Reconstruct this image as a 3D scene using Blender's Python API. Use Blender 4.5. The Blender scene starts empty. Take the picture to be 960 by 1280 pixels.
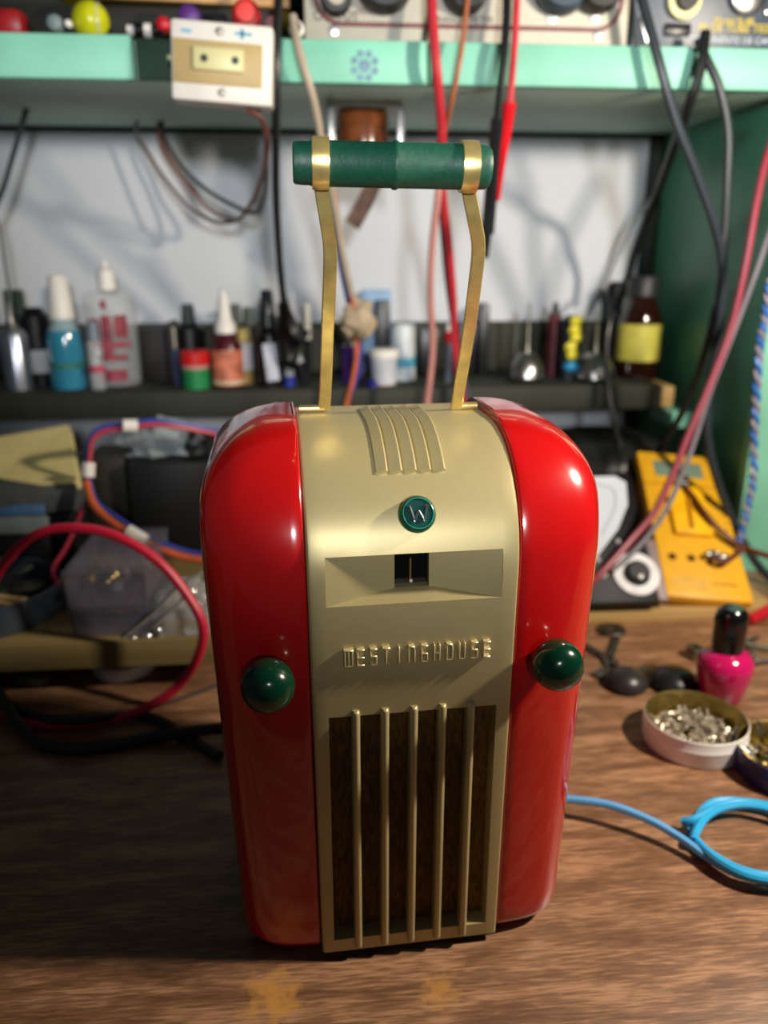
import bpy, bmesh, math, random
from mathutils import Vector, Matrix, Euler, noise
random.seed(7)
S = bpy.context.scene
COL = S.collection
R = math.radians
# ------------------------------------------------------------------ camera
F = 1000.0
CAM = Vector((0, 0, .325))
PITCH, YAW = 18.0, -5.0
cd = bpy.data.cameras.new('camera'); cam = bpy.data.objects.new('camera', cd); COL.objects.link(cam)
cam.location = CAM; cam.rotation_euler = (R(90 - PITCH), 0, R(YAW))
cd.sensor_fit = 'VERTICAL'; cd.sensor_height = 36; cd.lens = 36 * F / 1280; cd.clip_start = .01
cd.dof.use_dof = True; cd.dof.focus_distance = .335; cd.dof.aperture_fstop = 6.0
S.camera = cam
CM = cam.rotation_euler.to_matrix()
# ------------------------------------------------------------------ light
S.view_settings.view_transform = 'Standard'; S.view_settings.look = 'None'
S.view_settings.gamma = 1; S.view_settings.use_curve_mapping = False
S.view_settings.exposure = 0.0
W = bpy.data.worlds.new('world'); S.world = W; W.use_nodes = True
W.node_tree.nodes['Background'].inputs[0].default_value = (.55, .68, .75, 1)
W.node_tree.nodes['Background'].inputs[1].default_value = .055
def lamp(name, loc, watts, col, rad):
    l = bpy.data.lights.new(name, 'POINT'); l.energy = watts; l.color = col; l.shadow_soft_size = rad
    o = bpy.data.objects.new(name, l); COL.objects.link(o); o.location = loc; return o
lamp('bench_lamp', (.50, .265, .50), 22.0, (1, .88, .72), .022)       # bulb of the bench lamp, right of the radio
sl = bpy.data.lights.new('shelf_spot', 'SPOT'); sl.energy = 60; sl.color = (.97, .98, 1); sl.shadow_soft_size = .06   # unseen spot behind the camera, cone shaped to light the shelves, not the radio
sl.spot_size = R(39); sl.spot_blend = .75
so_ = bpy.data.objects.new('shelf_spot', sl); COL.objects.link(so_); so_.location = (.12, -.7, .52)
so_.rotation_euler = (Vector((.06, 1.05, .475)) - so_.location).to_track_quat('-Z', 'Y').to_euler()

# ------------------------------------------------------------------ helpers
def ray(px, py): return CM @ Vector(((px - 480) / F, (640 - py) / F, -1))
def PY(px, py, y): d = ray(px, py); return CAM + d * (y / d.y)
def PZ(px, py, z): d = ray(px, py); return CAM + d * ((z - CAM.z) / d.z)
def scale(p): return (CM.transposed() @ (Vector(p) - CAM)).z * -1 / F   # metres per pixel at p

def lin(h):
    c = [int(h[i:i + 2], 16) / 255 for i in (0, 2, 4)]
    return tuple(x / 12.92 if x <= .04045 else ((x + .055) / 1.055) ** 2.4 for x in c)
MATS = {}
def M(name, hexc, rough=.5, metal=0, var=.18, sc=60, bump=0, coat=0, trans=0, alpha=1, ior=1.45, stretch=None, spec=.5):
    if name in MATS: return MATS[name]
    m = bpy.data.materials.new(name); m.use_nodes = True; nt = m.node_tree; b = nt.nodes['Principled BSDF']
    c = lin(hexc)
    tc = nt.nodes.new('ShaderNodeTexCoord'); mp = nt.nodes.new('ShaderNodeMapping')
    nt.links.new(tc.outputs['Object'], mp.inputs[0])
    mp.inputs['Scale'].default_value = stretch or (1, 1, 1)
    n = nt.nodes.new('ShaderNodeTexNoise'); n.inputs['Scale'].default_value = sc; n.inputs['Detail'].default_value = 5
    nt.links.new(mp.outputs[0], n.inputs['Vector'])
    r = nt.nodes.new('ShaderNodeValToRGB')
    r.color_ramp.elements[0].position = .3; r.color_ramp.elements[1].position = .7
    r.color_ramp.elements[0].color = tuple(x * (1 - var) for x in c) + (1,)
    r.color_ramp.elements[1].color = tuple(min(1, x * (1 + var)) for x in c) + (1,)
    nt.links.new(n.outputs['Fac'], r.inputs[0]); nt.links.new(r.outputs[0], b.inputs['Base Color'])
    b.inputs['Roughness'].default_value = rough; b.inputs['Metallic'].default_value = metal
    b.inputs['Coat Weight'].default_value = coat; b.inputs['Coat Roughness'].default_value = .03
    b.inputs['Transmission Weight'].default_value = trans; b.inputs['Alpha'].default_value = alpha
    b.inputs['IOR'].default_value = ior; b.inputs['Specular IOR Level'].default_value = spec
    if bump:
        bp = nt.nodes.new('ShaderNodeBump'); bp.inputs['Strength'].default_value = bump; bp.inputs['Distance'].default_value = .001
        nt.links.new(n.outputs['Fac'], bp.inputs['Height']); nt.links.new(bp.outputs[0], b.inputs['Normal'])
    MATS[name] = m; return m

class G:
    def __init__(s): s.v = []; s.f = []
    def add(s, vs, fs, T=None):
        o = len(s.v); s.v += [tuple(T @ Vector(p)) if T else tuple(p) for p in vs]; s.f += [tuple(i + o for i in f) for f in fs]; return s
    def box(s, c, d, bev=0, T=None, seg=2):
        bm = bmesh.new(); bmesh.ops.create_cube(bm, size=1)
        for v in bm.verts: v.co = Vector((v.co.x * d[0], v.co.y * d[1], v.co.z * d[2]))
        if bev: bmesh.ops.bevel(bm, geom=bm.edges[:], offset=bev, segments=seg, affect='EDGES', profile=.5)
        for v in bm.verts: v.co += Vector(c)
        bm.verts.index_update(); s.add([v.co.copy() for v in bm.verts], [[v.index for v in f.verts] for f in bm.faces], T); bm.free(); return s
    def b2(s, lo, hi, bev=0, T=None):
        lo = Vector(lo); hi = Vector(hi); return s.box((lo + hi) / 2, hi - lo, bev, T)
    def lathe(s, prof, seg=24, T=None, closed=False):
        vs = []; fs = []; rings = []
        for r, z in prof:
            if r < 1e-6: rings.append([len(vs)]); vs.append((0, 0, z))
            else:
                rings.append(list(range(len(vs), len(vs) + seg)))
                vs += [(r * math.cos(2 * math.pi * k / seg), r * math.sin(2 * math.pi * k / seg), z) for k in range(seg)]
        for a, b in zip(rings[:-1], rings[1:]):
            for k in range(seg):
                q = [a[k % len(a)], a[(k + 1) % len(a)], b[(k + 1) % len(b)], b[k % len(b)]]
                q2 = []
                for i in q:
                    if i not in q2: q2.append(i)
                if len(q2) > 2: fs.append(q2)
        return s.add(vs, fs, T)
    def tube(s, pts, r, sides=8, sub=6, smooth=True, radii=None):
        P = catmull(pts, sub) if smooth and len(pts) > 2 else [Vector(p) for p in pts]
        n = len(P); vs = []; fs = []
        t0 = (P[1] - P[0]).normalized(); u = t0.orthogonal().normalized()
        for i in range(n):
            t = (P[min(i + 1, n - 1)] - P[max(i - 1, 0)]).normalized()
            u = (u - t * u.dot(t)).normalized(); w = t.cross(u)
            rr = r if radii is None else radii[0] + (radii[1] - radii[0]) * i / (n - 1)
            vs += [P[i] + (u * math.cos(2 * math.pi * k / sides) + w * math.sin(2 * math.pi * k / sides)) * rr for k in range(sides)]
        for i in range(n - 1):
            for k in range(sides):
                a = i * sides + k; b = i * sides + (k + 1) % sides; fs.append((a, b, b + sides, a + sides))
        fs.append(tuple(range(sides))[::-1]); fs.append(tuple((n - 1) * sides + k for k in range(sides)))
        return s.add(vs, fs)
    def ribbon(s, pts, w, t, wd, sub=8):
        P = catmull(pts, sub); n = len(P); vs = []; fs = []; wd0 = Vector(wd).normalized()
        sec = [(-.5, -.3), (-.42, -.5), (.42, -.5), (.5, -.3), (.5, .3), (.42, .5), (-.42, .5), (-.5, .3)]
        for i in range(n):
            tg = (P[min(i + 1, n - 1)] - P[max(i - 1, 0)]).normalized()
            u = (wd0 - tg * wd0.dot(tg)).normalized(); nn = tg.cross(u)
            vs += [P[i] + u * (a * w) + nn * (b * t) for a, b in sec]
        for i in range(n - 1):
            for k in range(8):
                a = i * 8 + k; b = i * 8 + (k + 1) % 8; fs.append((a, b, b + 8, a + 8))
        fs.append(tuple(range(8))[::-1]); fs.append(tuple((n - 1) * 8 + k for k in range(8)))
        return s.add(vs, fs)
    def prism(s, poly, h, T=None):
        n = len(poly); vs = [(x, y, 0) for x, y in poly] + [(x, y, h) for x, y in poly]
        fs = [tuple(range(n))[::-1], tuple(range(n, 2 * n))] + [(k, (k + 1) % n, (k + 1) % n + n, k + n) for k in range(n)]
        return s.add(vs, fs, T)
    def blob(s, c, d, amp=.2, freq=2, seed=0, sub=3, flat=False):
        bm = bmesh.new(); bmesh.ops.create_icosphere(bm, subdivisions=sub, radius=1)
        for v in bm.verts:
            k = 1 + amp * (noise.noise(v.co * freq + Vector((seed, seed * 2.1, 0))) + .5 * noise.noise(v.co * freq * 2.7 + Vector((seed, 0, seed))))
            p = Vector((v.co.x * d[0], v.co.y * d[1], v.co.z * d[2])) * k
            if flat and p.z < 0: p.z *= .02
            v.co = p + Vector(c)
        bm.verts.index_update(); s.add([v.co.copy() for v in bm.verts], [[v.index for v in f.verts] for f in bm.faces]); bm.free(); return s
    def build(s, name, mat, parent=None, loc=(0, 0, 0), rot=(0, 0, 0), angle=38, smooth=True):
        me = bpy.data.meshes.new(name); me.from_pydata(s.v, [], s.f)
        bm = bmesh.new(); bm.from_mesh(me); bmesh.ops.recalc_face_normals(bm, faces=bm.faces[:]); bm.to_mesh(me); bm.free()
        if smooth:
            me.polygons.foreach_set('use_smooth', [True] * len(me.polygons)); me.set_sharp_from_angle(angle=R(angle))
        me.materials.append(mat); me.update()
        o = bpy.data.objects.new(name, me); COL.objects.link(o); o.parent = parent
        o.location = loc; o.rotation_euler = rot; return o

def catmull(pts, sub):
    P = [Vector(p) for p in pts]; out = []
    for i in range(len(P) - 1):
        p0 = P[max(i - 1, 0)]; p1 = P[i]; p2 = P[i + 1]; p3 = P[min(i + 2, len(P) - 1)]
        for k in range(sub):
            t = k / sub
            out.append(.5 * ((2 * p1) + (p2 - p0) * t + (2 * p0 - 5 * p1 + 4 * p2 - p3) * t * t + (3 * p1 - p0 - 3 * p2 + p3) * t ** 3))
    out.append(P[-1]); return out

def tag(o, label=None, cat=None, group=None, kind=None):
    if label: o['label'] = label
    if cat: o['category'] = cat
    if group: o['group'] = group
    if kind: o['kind'] = kind
    return o
def thing(name, label, cat, loc=(0, 0, 0), rot=(0, 0, 0), group=None):
    o = bpy.data.objects.new(name, None); COL.objects.link(o); o.empty_display_size = .01
    o.location = loc; o.rotation_euler = rot; return tag(o, label, cat, group)
def struct(o): o['kind'] = 'structure'; return o
FRONT = Matrix.Rotation(R(90), 4, 'X')          # lathe axis z -> -y (towards the camera)
def T(x, y, z): return Matrix.Translation((x, y, z))
def text(body, size, mat, parent, loc, rot, ext=.0002, align='CENTER', name='lettering'):
    c = bpy.data.curves.new(name, 'FONT'); c.body = body; c.size = size; c.align_x = align; c.align_y = 'CENTER'; c.extrude = ext
    c.materials.append(mat); o = bpy.data.objects.new(name, c); COL.objects.link(o); bpy.context.view_layer.update()
    me = bpy.data.meshes.new_from_object(o.evaluated_get(bpy.context.evaluated_depsgraph_get())); bpy.data.objects.remove(o)
    o = bpy.data.objects.new(name, me); COL.objects.link(o); o.parent = parent; o.location = loc; o.rotation_euler = rot
    return o

# ------------------------------------------------------------------ materials
RED = M('red_enamel', 'B20C0D', .2, var=.05, sc=8, coat=1.0)
GOLD = M('champagne_gold_paint', 'B4A678', .40, .38, var=.02, sc=300)
BRASS = M('worn_brass', 'DCC47C', .3, .75, var=.2, sc=120)
GREENK = M('dark_green_knob', '002C1B', .2, var=.1, sc=40, coat=.25)
GREENH = M('green_handle', '0B4433', .5, var=.15, sc=500, bump=.2)
CLOTH = M('brown_speaker_cloth', '6E5024', .9, var=.5, sc=700, stretch=(1, 1, .3))
BLACK = M('black_plastic', '0C0D0E', .35, var=.2)
DARKR = M('black_rubber', '15110F', .6, var=.2)
STEEL = M('steel', '9A9A98', .3, 1, var=.2, sc=80)
DULL = M('dull_metal', '7E7B70', .42, 1, var=.3, sc=200)
WHITE = M('white_plastic', 'DEDAD2', .4, var=.05)
PAPER = M('white_board', 'C4C8CE', .7, var=.05, sc=6)
MINT = M('mint_paint', '79BEA6', .5, var=.14, sc=14, bump=.15)
GREEN_D = M('dark_green_paint', '47886E', .4, var=.2, sc=9, bump=.1)
GREEN_U = M('grey_green_paint', 'A4C2B5', .6, var=.12, sc=9)
OLIVE = M('dark_olive_board', '25281D', .7, var=.3, sc=15)
WOOD = M('raw_wood', 'A98A56', .6, var=.25, sc=30, stretch=(.2, 3, 3))
CREAM = M('cream_plastic', 'CFCB96', .4, var=.04)
TAN = M('tan_plastic', 'B09A68', .5, var=.06)
YELLOW = M('meter_yellow', 'DDA51C', .45, var=.06)
CLEAR = M('clear_plastic', 'D8DDE0', .1, var=.03, alpha=.28)
SMOKE = M('smoky_clear_plastic', '7E7A8A', .12, var=.1, alpha=.27)
CH = lambda n, h, r=.4, **k: M(n, h, r, **k)

def bench_material():
    m = bpy.data.materials.new('wood_laminate'); m.use_nodes = True; nt = m.node_tree; b = nt.nodes['Principled BSDF']; L = nt.links.new
    tc = nt.nodes.new('ShaderNodeTexCoord')
    def nz(sx, sy, sc, det=6):
        mp = nt.nodes.new('ShaderNodeMapping'); mp.inputs['Scale'].default_value = (sx, sy, 1); L(tc.outputs['Object'], mp.inputs[0])
        mp.inputs['Rotation'].default_value = (0, 0, R(4))
        n = nt.nodes.new('ShaderNodeTexNoise'); n.inputs['Scale'].default_value = sc; n.inputs['Detail'].default_value = det; n.inputs['Distortion'].default_value = .4
        L(mp.outputs[0], n.inputs['Vector']); return n
    a = nz(.16, 1, 90); f = nz(.10, 1, 700, 5)
    r = nt.nodes.new('ShaderNodeValToRGB'); e = r.color_ramp.elements
    e[0].position = .34; e[0].color = lin('66452F') + (1,); e[1].position = .66; e[1].color = lin('A67C5C') + (1,)
    x = e.new(.5); x.color = lin('7E5A40') + (1,)
    mx = nt.nodes.new('ShaderNodeMath'); mx.operation = 'MULTIPLY_ADD'; L(f.outputs['Fac'], mx.inputs[0]); mx.inputs[1].default_value = .75
    md = nt.nodes.new('ShaderNodeMath'); md.operation = 'MULTIPLY_ADD'; L(a.outputs['Fac'], md.inputs[0]); md.inputs[1].default_value = .8; md.inputs[2].default_value = -.275
    L(md.outputs[0], mx.inputs[2]); L(mx.outputs[0], r.inputs[0])
    col = r.outputs[0]
    wn = nt.nodes.new('ShaderNodeTexNoise'); wn.inputs['Scale'].default_value = 150; wn.inputs['Detail'].default_value = 6; L(tc.outputs['Object'], wn.inputs['Vector'])
    for (px, py, rad, k) in ((342, 1246, .018, .85), (548, 1238, .014, .55)):        # spots where the print is worn away
        p = PZ(px, py, 0)
        sb = nt.nodes.new('ShaderNodeVectorMath'); sb.operation = 'SUBTRACT'; L(tc.outputs['Object'], sb.inputs[0]); sb.inputs[1].default_value = p
        ln = nt.nodes.new('ShaderNodeVectorMath'); ln.operation = 'LENGTH'; L(sb.outputs[0], ln.inputs[0])
        ad = nt.nodes.new('ShaderNodeMath'); ad.operation = 'MULTIPLY_ADD'; L(wn.outputs['Fac'], ad.inputs[0]); ad.inputs[1].default_value = .03; L(ln.outputs['Value'], ad.inputs[2])
        mr = nt.nodes.new('ShaderNodeMapRange'); mr.inputs['From Min'].default_value = rad * .4 + .012; mr.inputs['From Max'].default_value = rad + .012
        mr.inputs['To Min'].default_value = k; mr.inputs['To Max'].default_value = 0; L(ad.outputs[0], mr.inputs['Value'])
        mix = nt.nodes.new('ShaderNodeMix'); mix.data_type = 'RGBA'; L(mr.outputs[0], mix.inputs['Factor']); L(col, mix.inputs['A']); mix.inputs['B'].default_value = lin('C08A45') + (1,)
        col = mix.outputs['Result']
    L(col, b.inputs['Base Color']); b.inputs['Roughness'].default_value = .38
    bp = nt.nodes.new('ShaderNodeBump'); bp.inputs['Strength'].default_value = .12; bp.inputs['Distance'].default_value = .0006
    L(f.outputs['Fac'], bp.inputs['Height']); L(bp.outputs[0], b.inputs['Normal'])
    return m

# ------------------------------------------------------------------ setting
struct(G().b2((-1.6, -1.6, -.78), (1.6, 1.2, -.75)).build('floor', M('grey_floor', '6A6A66', .7)))
wall = struct(G().b2((-1.6, 1.056, -.75), (1.6, 1.15, 1.6)).build('wall_back', M('dark_gap', '262C26', .8)))
G().b2((-1.0, 1.05, -.3), (.422, 1.0558, .4585), .001).build('white_panel', PAPER, wall)
bench = thing('workbench', 'brown wood-grain laminate workbench top that everything stands on', 'workbench', (0, 0, 0))
G().b2((-.95, .12, -.028), (.95, 1.046, 0), .002).build('bench_top', bench_material(), bench)
for sx in (-.88, .88):
    for sy in (.18, .98): G().b2((sx - .03, sy - .03, -.75), (sx + .03, sy + .03, -.028), .003).build('leg', WOOD, bench)

SH = .178           # top of the bottle shelf
US0, US1 = .463, .493
PXI = .44           # inner face of the side panel
unit = thing('shelf_unit', 'mint and dark green painted wooden shelf unit against the white wall', 'shelf', (PXI, .9, 0))
def ub(name, lo, hi, m, bev=.0015, **k):
    o = G().b2(Vector(lo) - Vector((PXI, .9, 0)), Vector(hi) - Vector((PXI, .9, 0)), bev).build(name, m, unit)
    return tag(o, **k)
ub('upper_shelf', (-.95, .77, US0), (.66, 1.046, US1), GREEN_U)
EX = lambda px: PY(px, 75, .757).x
ub('shelf_edge', (-.95, .757, US0 - .002), (EX(166), .7698, US1 + .001), MINT, label='mint edge strip left of the white outlet box')
ub('shelf_edge', (EX(346), .757, US0 - .002), (EX(534), .7698, US1 + .001), MINT, label='mint edge strip with the purple flower print')
ub('shelf_edge', (EX(536), .757, US0 - .002), (.66, .7698, US1 + .001), MINT, label='long mint edge strip right of the seam')
ub('shelf_nosing', (EX(168), .764, US0 - .001), (EX(345), .7698, US1), M('bare_dark_edge', '24402F', .6, var=.3, sc=20))
ub('side_panel', (PXI, .771, .0), (PXI + .02, 1.046, US0 - .001), GREEN_D)
ub('panel_edge', (PXI - .001, .757, .0), (PXI + .075, .7705, US0 - .003), MINT)
ub('bottle_shelf', (-.9, .9, SH - .028), (PXI - .035, 1.046, SH), OLIVE)
ub('back_rail', (-.9, 1.036, SH + .0005), (PXI - .012, 1.0495, .24), OLIVE)
ub('shelf_end', (PXI - .0348, .9, SH - .026), (PXI - .02, 1.03, SH - .002), WOOD)
ub('cleat', (PXI - .03, .875, SH - .046), (PXI - .0005, .94, SH - .0285), MINT)
# purple flower print on the edge strip
fl = thing('flower_sticker', 'small purple flower print stuck on the mint shelf edge', 'sticker', PY(456, 82, .7567))
PUR = CH('faded_purple_print', '6C8CA0', .6)
fs = .73 * .001
G().lathe([(0, .0003), (7 * fs, .0003), (7 * fs, 0)], 16, FRONT).build('flower_centre', PUR, fl)
for k in range(8):
    a = R(22 + k * 45); g = G()
    g.lathe([(0, .0003), (4 * fs, .0003), (4 * fs, 0)], 10, T(math.cos(a) * 13 * fs, 0, math.sin(a) * 13 * fs) @ FRONT); g.build('petal', PUR, fl)

# ------------------------------------------------------------------ the radio
RL = Vector((.0395, .3055, 0)); RR = R(3.2)
RADIO = thing('portable_radio', 'red and gold vintage portable radio with green knobs and a carrying handle', 'radio', RL, (0, 0, RR))
RI = (Matrix.Translation(RL) @ Matrix.Rotation(RR, 4, 'Z')).inverted()
def rloc(px, py, y): return RI @ PY(px, py, y)
H = .2555; Z0 = .005; HW = .0880; DEP = .125
def arc(z, top, r):                                     # inset of a rounded top edge at height z
    d = z - (top - r)
    return 0 if d <= 0 else r - math.sqrt(max(0, r * r - d * d))
def shell(sgn):
    zs = [Z0 + .007 * (1 - math.cos(R(t))) for t in (0, 20, 40, 60, 80)] + [.02 + .018 * k for k in range(10)]
    zs += [.2005 + .055 * math.sin(R(t)) for t in range(0, 91, 5)]
    rings = []
    for z in zs:
        w = HW - .0078 * max(0, 1 - z / .2) - arc(z, H, .034); lo = max(0, Z0 + .007 - z); w -= .007 - math.sqrt(max(0, .007 ** 2 - lo ** 2))
        f = arc(z, H, .055) + .006 - math.sqrt(max(0, .006 ** 2 - (lo * .8) ** 2)); b = DEP - arc(z, H, .04)
        xi = .0424 * (1.017 + .05 * min(1, z / .24)); rc = min(.021, (w - xi) * .92, (b - f) * .45); pts = []
        e = .0014
        pts += [(xi, f + e), (xi + e * .3, f + e * .3), (xi + e, f)]
        x1 = w - rc; q = min(5.5, .3 / (2 * max(1e-4, x1 - xi)))       # the front of each shell bows back towards its outer edge
        a0 = math.atan(2 * q * max(0, x1 - xi)); x1 = w - rc + rc * math.sin(a0); bow = q * max(0, x1 - xi) ** 2
        for k in range(1, 6):
            x = xi + e + (x1 - xi - e) * k / 6
            if x > pts[-1][0]: pts.append((x, f + q * (x - xi) ** 2))
            else: pts.append(pts[-1][:1] + (f + e * .01,))
        yc = f + bow + rc * math.cos(a0)
        for k in range(9):
            a = a0 + (math.pi / 2 - a0) * k / 8; pts.append((w - rc + rc * math.sin(a), yc - rc * math.cos(a)))
        for k in range(9):
            a = R(k * 11.25); pts.append((w - rc + rc * math.cos(a), b - rc + rc * math.sin(a)))
        pts += [(xi + e, b), (xi, b - e)]
        rings.append([(sgn * x, y, z) for x, y in pts])
    n = len(rings[0]); vs = [p for r in rings for p in r]; fs = []
    for i in range(len(rings) - 1):
        for k in range(n): fs.append((i * n + k, i * n + (k + 1) % n, (i + 1) * n + (k + 1) % n, (i + 1) * n + k))
    fs.append(tuple(range(n))); fs.append(tuple((len(rings) - 1) * n + k for k in range(n)))
    g = G().add(vs, fs); return g.build('side_shell', RED, RADIO, angle=50)
shell(-1); shell(1)
# gold strip: profile (y, z, normal) swept over the front, top and back
GT, GR = .2525, .056
prof = []
gz = [.005, .012, .04, .08, .11, .134, .15, .175, .186, GT - GR]
prof += [(-.002, z, (-1, 0)) for z in gz]
for t in range(6, 91, 6): prof.append((-.002 + GR * (1 - math.cos(R(t))), GT - GR + GR * math.sin(R(t)), (-math.cos(R(t)), math.sin(R(t)))))
prof += [(.07, GT, (0, 1)), (.087, GT, (0, 1))]
for t in range(15, 91, 15): prof.append((.087 + .036 * math.sin(R(t)), GT - .036 + .036 * math.cos(R(t)), (math.sin(R(t)), math.cos(R(t)))))
prof += [(.123, .1, (1, 0)), (.123, .005, (1, 0))]
# the dial slot needs a row at its upper edge
zt = .2075
def prof_at(z):
    s_ = (z - (GT - GR)) / GR; t = math.asin(s_); return (-.002 + GR * (1 - math.cos(t)), z, (-math.cos(t), math.sin(t)))
prof = [p for p in prof if not (p[0] < .01 and abs(p[1] - zt) < .003)]
ix = next(i for i, p in enumerate(prof) if p[1] > zt); prof.insert(ix, prof_at(zt))
xs = [(-.0422, .0055), (-.0422, .0016), (-.0419, .0008), (-.0413, .0002), (-.0402, 0), (-.0372, 0), (-.02, 0), (-.0074, 0), (0, 0), (.0074, 0), (.02, 0), (.0372, 0), (.0402, 0), (.0413, .0002), (.0419, .0008), (.0422, .0016), (.0422, .0055)]
vs = []; fs = []; nx = len(xs)
for y, z, (ny, nz_) in prof:
    for x, d in xs: vs.append((x * (1.015 + .05 * min(1, z / .24)) if abs(x) > .04 else x, y - ny * d, z - nz_ * d))
for i in range(len(prof) - 1):
    zc = (prof[i][1] + prof[i + 1][1]) / 2; front = prof[i][0] < .02
    for k in range(nx - 1):
        xc = (xs[k][0] + xs[k + 1][0]) / 2
        if front and abs(xc) < .0372 and (.0119 < zc < .134 or .186 < zc < zt): continue
        fs.append((i * nx + k, i * nx + k + 1, (i + 1) * nx + k + 1, (i + 1) * nx + k))
panel = G().add(vs, fs)
# reveal of the grille opening
yo, yi = -.002, .005
for (a, b) in (((-.0372, .012), (.0372, .012)), ((.0372, .012), (.0372, .134)), ((.0372, .134), (-.0372, .134)), ((-.0372, .134), (-.0372, .012))):
    panel.add([(a[0], yo, a[1]), (b[0], yo, b[1]), (b[0] * .985, yi, b[1] + (.001 if b[1] < .1 else -.001)), (a[0] * .985, yi, a[1] + (.001 if a[1] < .1 else -.001))], [(0, 1, 2, 3)])
panel.build('front_panel', GOLD, RADIO, angle=30)
# dial slot: two cheeks sloping in to the window, ledges above and below
zb = .186; yt = prof_at(zt)[0]; dp = .0065; zb2 = .1895
g = G()
for s_ in (-1, 1):
    g.add([(s_ * .0372, -.002, zb), (s_ * .0074, dp, zb2), (s_ * .0074, dp + .001, zt), (s_ * .0372, yt, zt)], [(0, 1, 2, 3)])
    g.add([(s_ * .0074, dp, zb2), (s_ * .0074, dp + .005, zb2), (s_ * .0074, dp + .005, zt), (s_ * .0074, dp + .001, zt)], [(0, 1, 2, 3)])
g.add([(-.0372, -.002, zb), (.0372, -.002, zb), (.0074, dp, zb2), (-.0074, dp, zb2)], [(0, 1, 2, 3)])
g.add([(-.0372, yt, zt), (.0372, yt, zt), (.0074, dp + .001, zt), (-.0074, dp + .001, zt)], [(0, 1, 2, 3)])
g.add([(-.0074, dp, zb2), (.0074, dp, zb2), (.0074, dp + .005, zb2), (-.0074, dp + .005, zb2)], [(0, 1, 2, 3)])
g.build('dial_recess', GOLD, RADIO, smooth=False)
dw = G().b2((-.0076, dp + .0045, zb2 - .001), (.0076, dp + .007, zt + .001)).build('dial_window', CH('dial_glass', '0A0A08', .08), RADIO)
G().b2((-.0004, dp + .0036, zb2 + .0001), (.0004, dp + .0044, zb2 + .0115)).build('dial_pointer', CH('pointer_ochre', '6E4A16', .5), dw)
G().lathe([(0, .0012), (.0007, .0008), (.0008, 0)], 10, T(.0002, dp + .0036, zb2 + .0014) @ FRONT).build('dial_dot', WHITE, dw)
# grille
G().b2((-.0372, .005, .010), (.0372, .009, .136)).build('speaker_cloth', CLOTH, RADIO)
for k in range(5):
    x = (k - 2) * .01275; sec = [(math.cos(R(a)) * .0019, -math.sin(R(a)) * .0026) for a in range(0, 181, 20)] + [(-.0019, .004), (.0019, .004)]
    g = G(); rows = [(.0065, .4), (.0072, .8), (.0085, 1), (.1345, 1), (.1362, .85), (.1369, .45)]; n = len(sec); vv = []; ff = []
    for z, q in rows: vv += [(x + a * (.6 + .4 * q), -.0020 + (b * q if b < 0 else b), z) for a, b in sec]
    for i in range(len(rows) - 1):
        for j in range(n): ff.append((i * n + j, i * n + (j + 1) % n, (i + 1) * n + (j + 1) % n, (i + 1) * n + j))
    ff += [tuple(range(n)), tuple((len(rows) - 1) * n + j for j in range(n))]
    g.add(vv, ff).build('grille_bar', GOLD, RADIO)
# raised fins over the crown
def gp(t, d):   # point on the gold arc, t degrees, lifted by d
    return (-.002 + GR * (1 - math.cos(R(t))) - math.cos(R(t)) * d, GT - GR + GR * math.sin(R(t)) + math.sin(R(t)) * d)
for k in range(5):
    xc = .0006 + (k - 2) * .0061; hw = .0027
    sec = [(-hw, -.0006), (-hw, .0005), (-hw + .0004, .0009), (hw - .0016, .0018), (hw - .0009, .0020), (hw - .0002, .0014), (hw, -.0006)]
    st = [gp(t, 0) + (t,) for t in range(47, 91, 3)]
    vv = []; ff = []; n = len(sec)
    path = [(t, 0) for t in range(47, 91, 3)] + [(90, e) for e in (.001, .008, .016, .024)]
    for t, ex in path:
        for a, d in sec:
            y, z = gp(t, d); vv.append((xc + a, y + ex, z))
    for i in range(len(path) - 1):
        for j in range(n - 1): ff.append((i * n + j, i * n + j + 1, (i + 1) * n + j + 1, (i + 1) * n + j))
    ff += [tuple(range(n)), tuple((len(path) - 1) * n + j for j in range(n))]
    G().add(vv, ff).build('fin', GOLD, RADIO, angle=25)
# round green emblem with its letter
te = math.degrees(math.asin((.2222 - (GT - GR)) / GR)); ey, ez = gp(te, 0)
emb = thing('emblem', None, None); emb.parent = RADIO; emb.location = (.0012, ey, ez); emb.rotation_euler = (R(90 - te), 0, 0)
EMG = M('green_glass', '0B7A52', .08, var=.1, trans=.75, ior=1.3)
emo = G().lathe([(0, -.0006), (.0074, -.0006), (.0077, .0012), (.0075, .0038), (.0066, .0052), (.006, .0050), (.0056, .0046), (0, .0046)], 32).build('emblem_lens', EMG, emb)
G().lathe([(0, .00465), (.0056, .00465), (.0056, .0040)], 28).build('emblem_face', CH('smoky_teal', '1D4440', .15), emb)
emo2 = G().lathe([(.0058, .0046), (.0062, .0053), (.0066, .0051), (.0066, .0046)], 32).build('emblem_ring', CH('teal_ring', '2E8C86', .2), emb)
g = G()
DKL = CH('dark_emblem_letter', '5A6A68', .15, metal=.6)
for a, b in (((-.0036, .003), (-.002, -.003)), ((-.002, -.003), (0, .001)), ((0, .001), (.002, -.003)), ((.002, -.003), (.0036, .003))):
    a = Vector((a[0], a[1], .0052)); b = Vector((b[0], b[1], .0052)); g.tube([a, b], .00075, 8, smooth=False)
for x in (-.0036, .0036): g.tube([(x - .001, .003, .0052), (x + .001, .003, .0052)], .0006, 8, smooth=False)
g.build('emblem_letter', DKL, emb)
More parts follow.
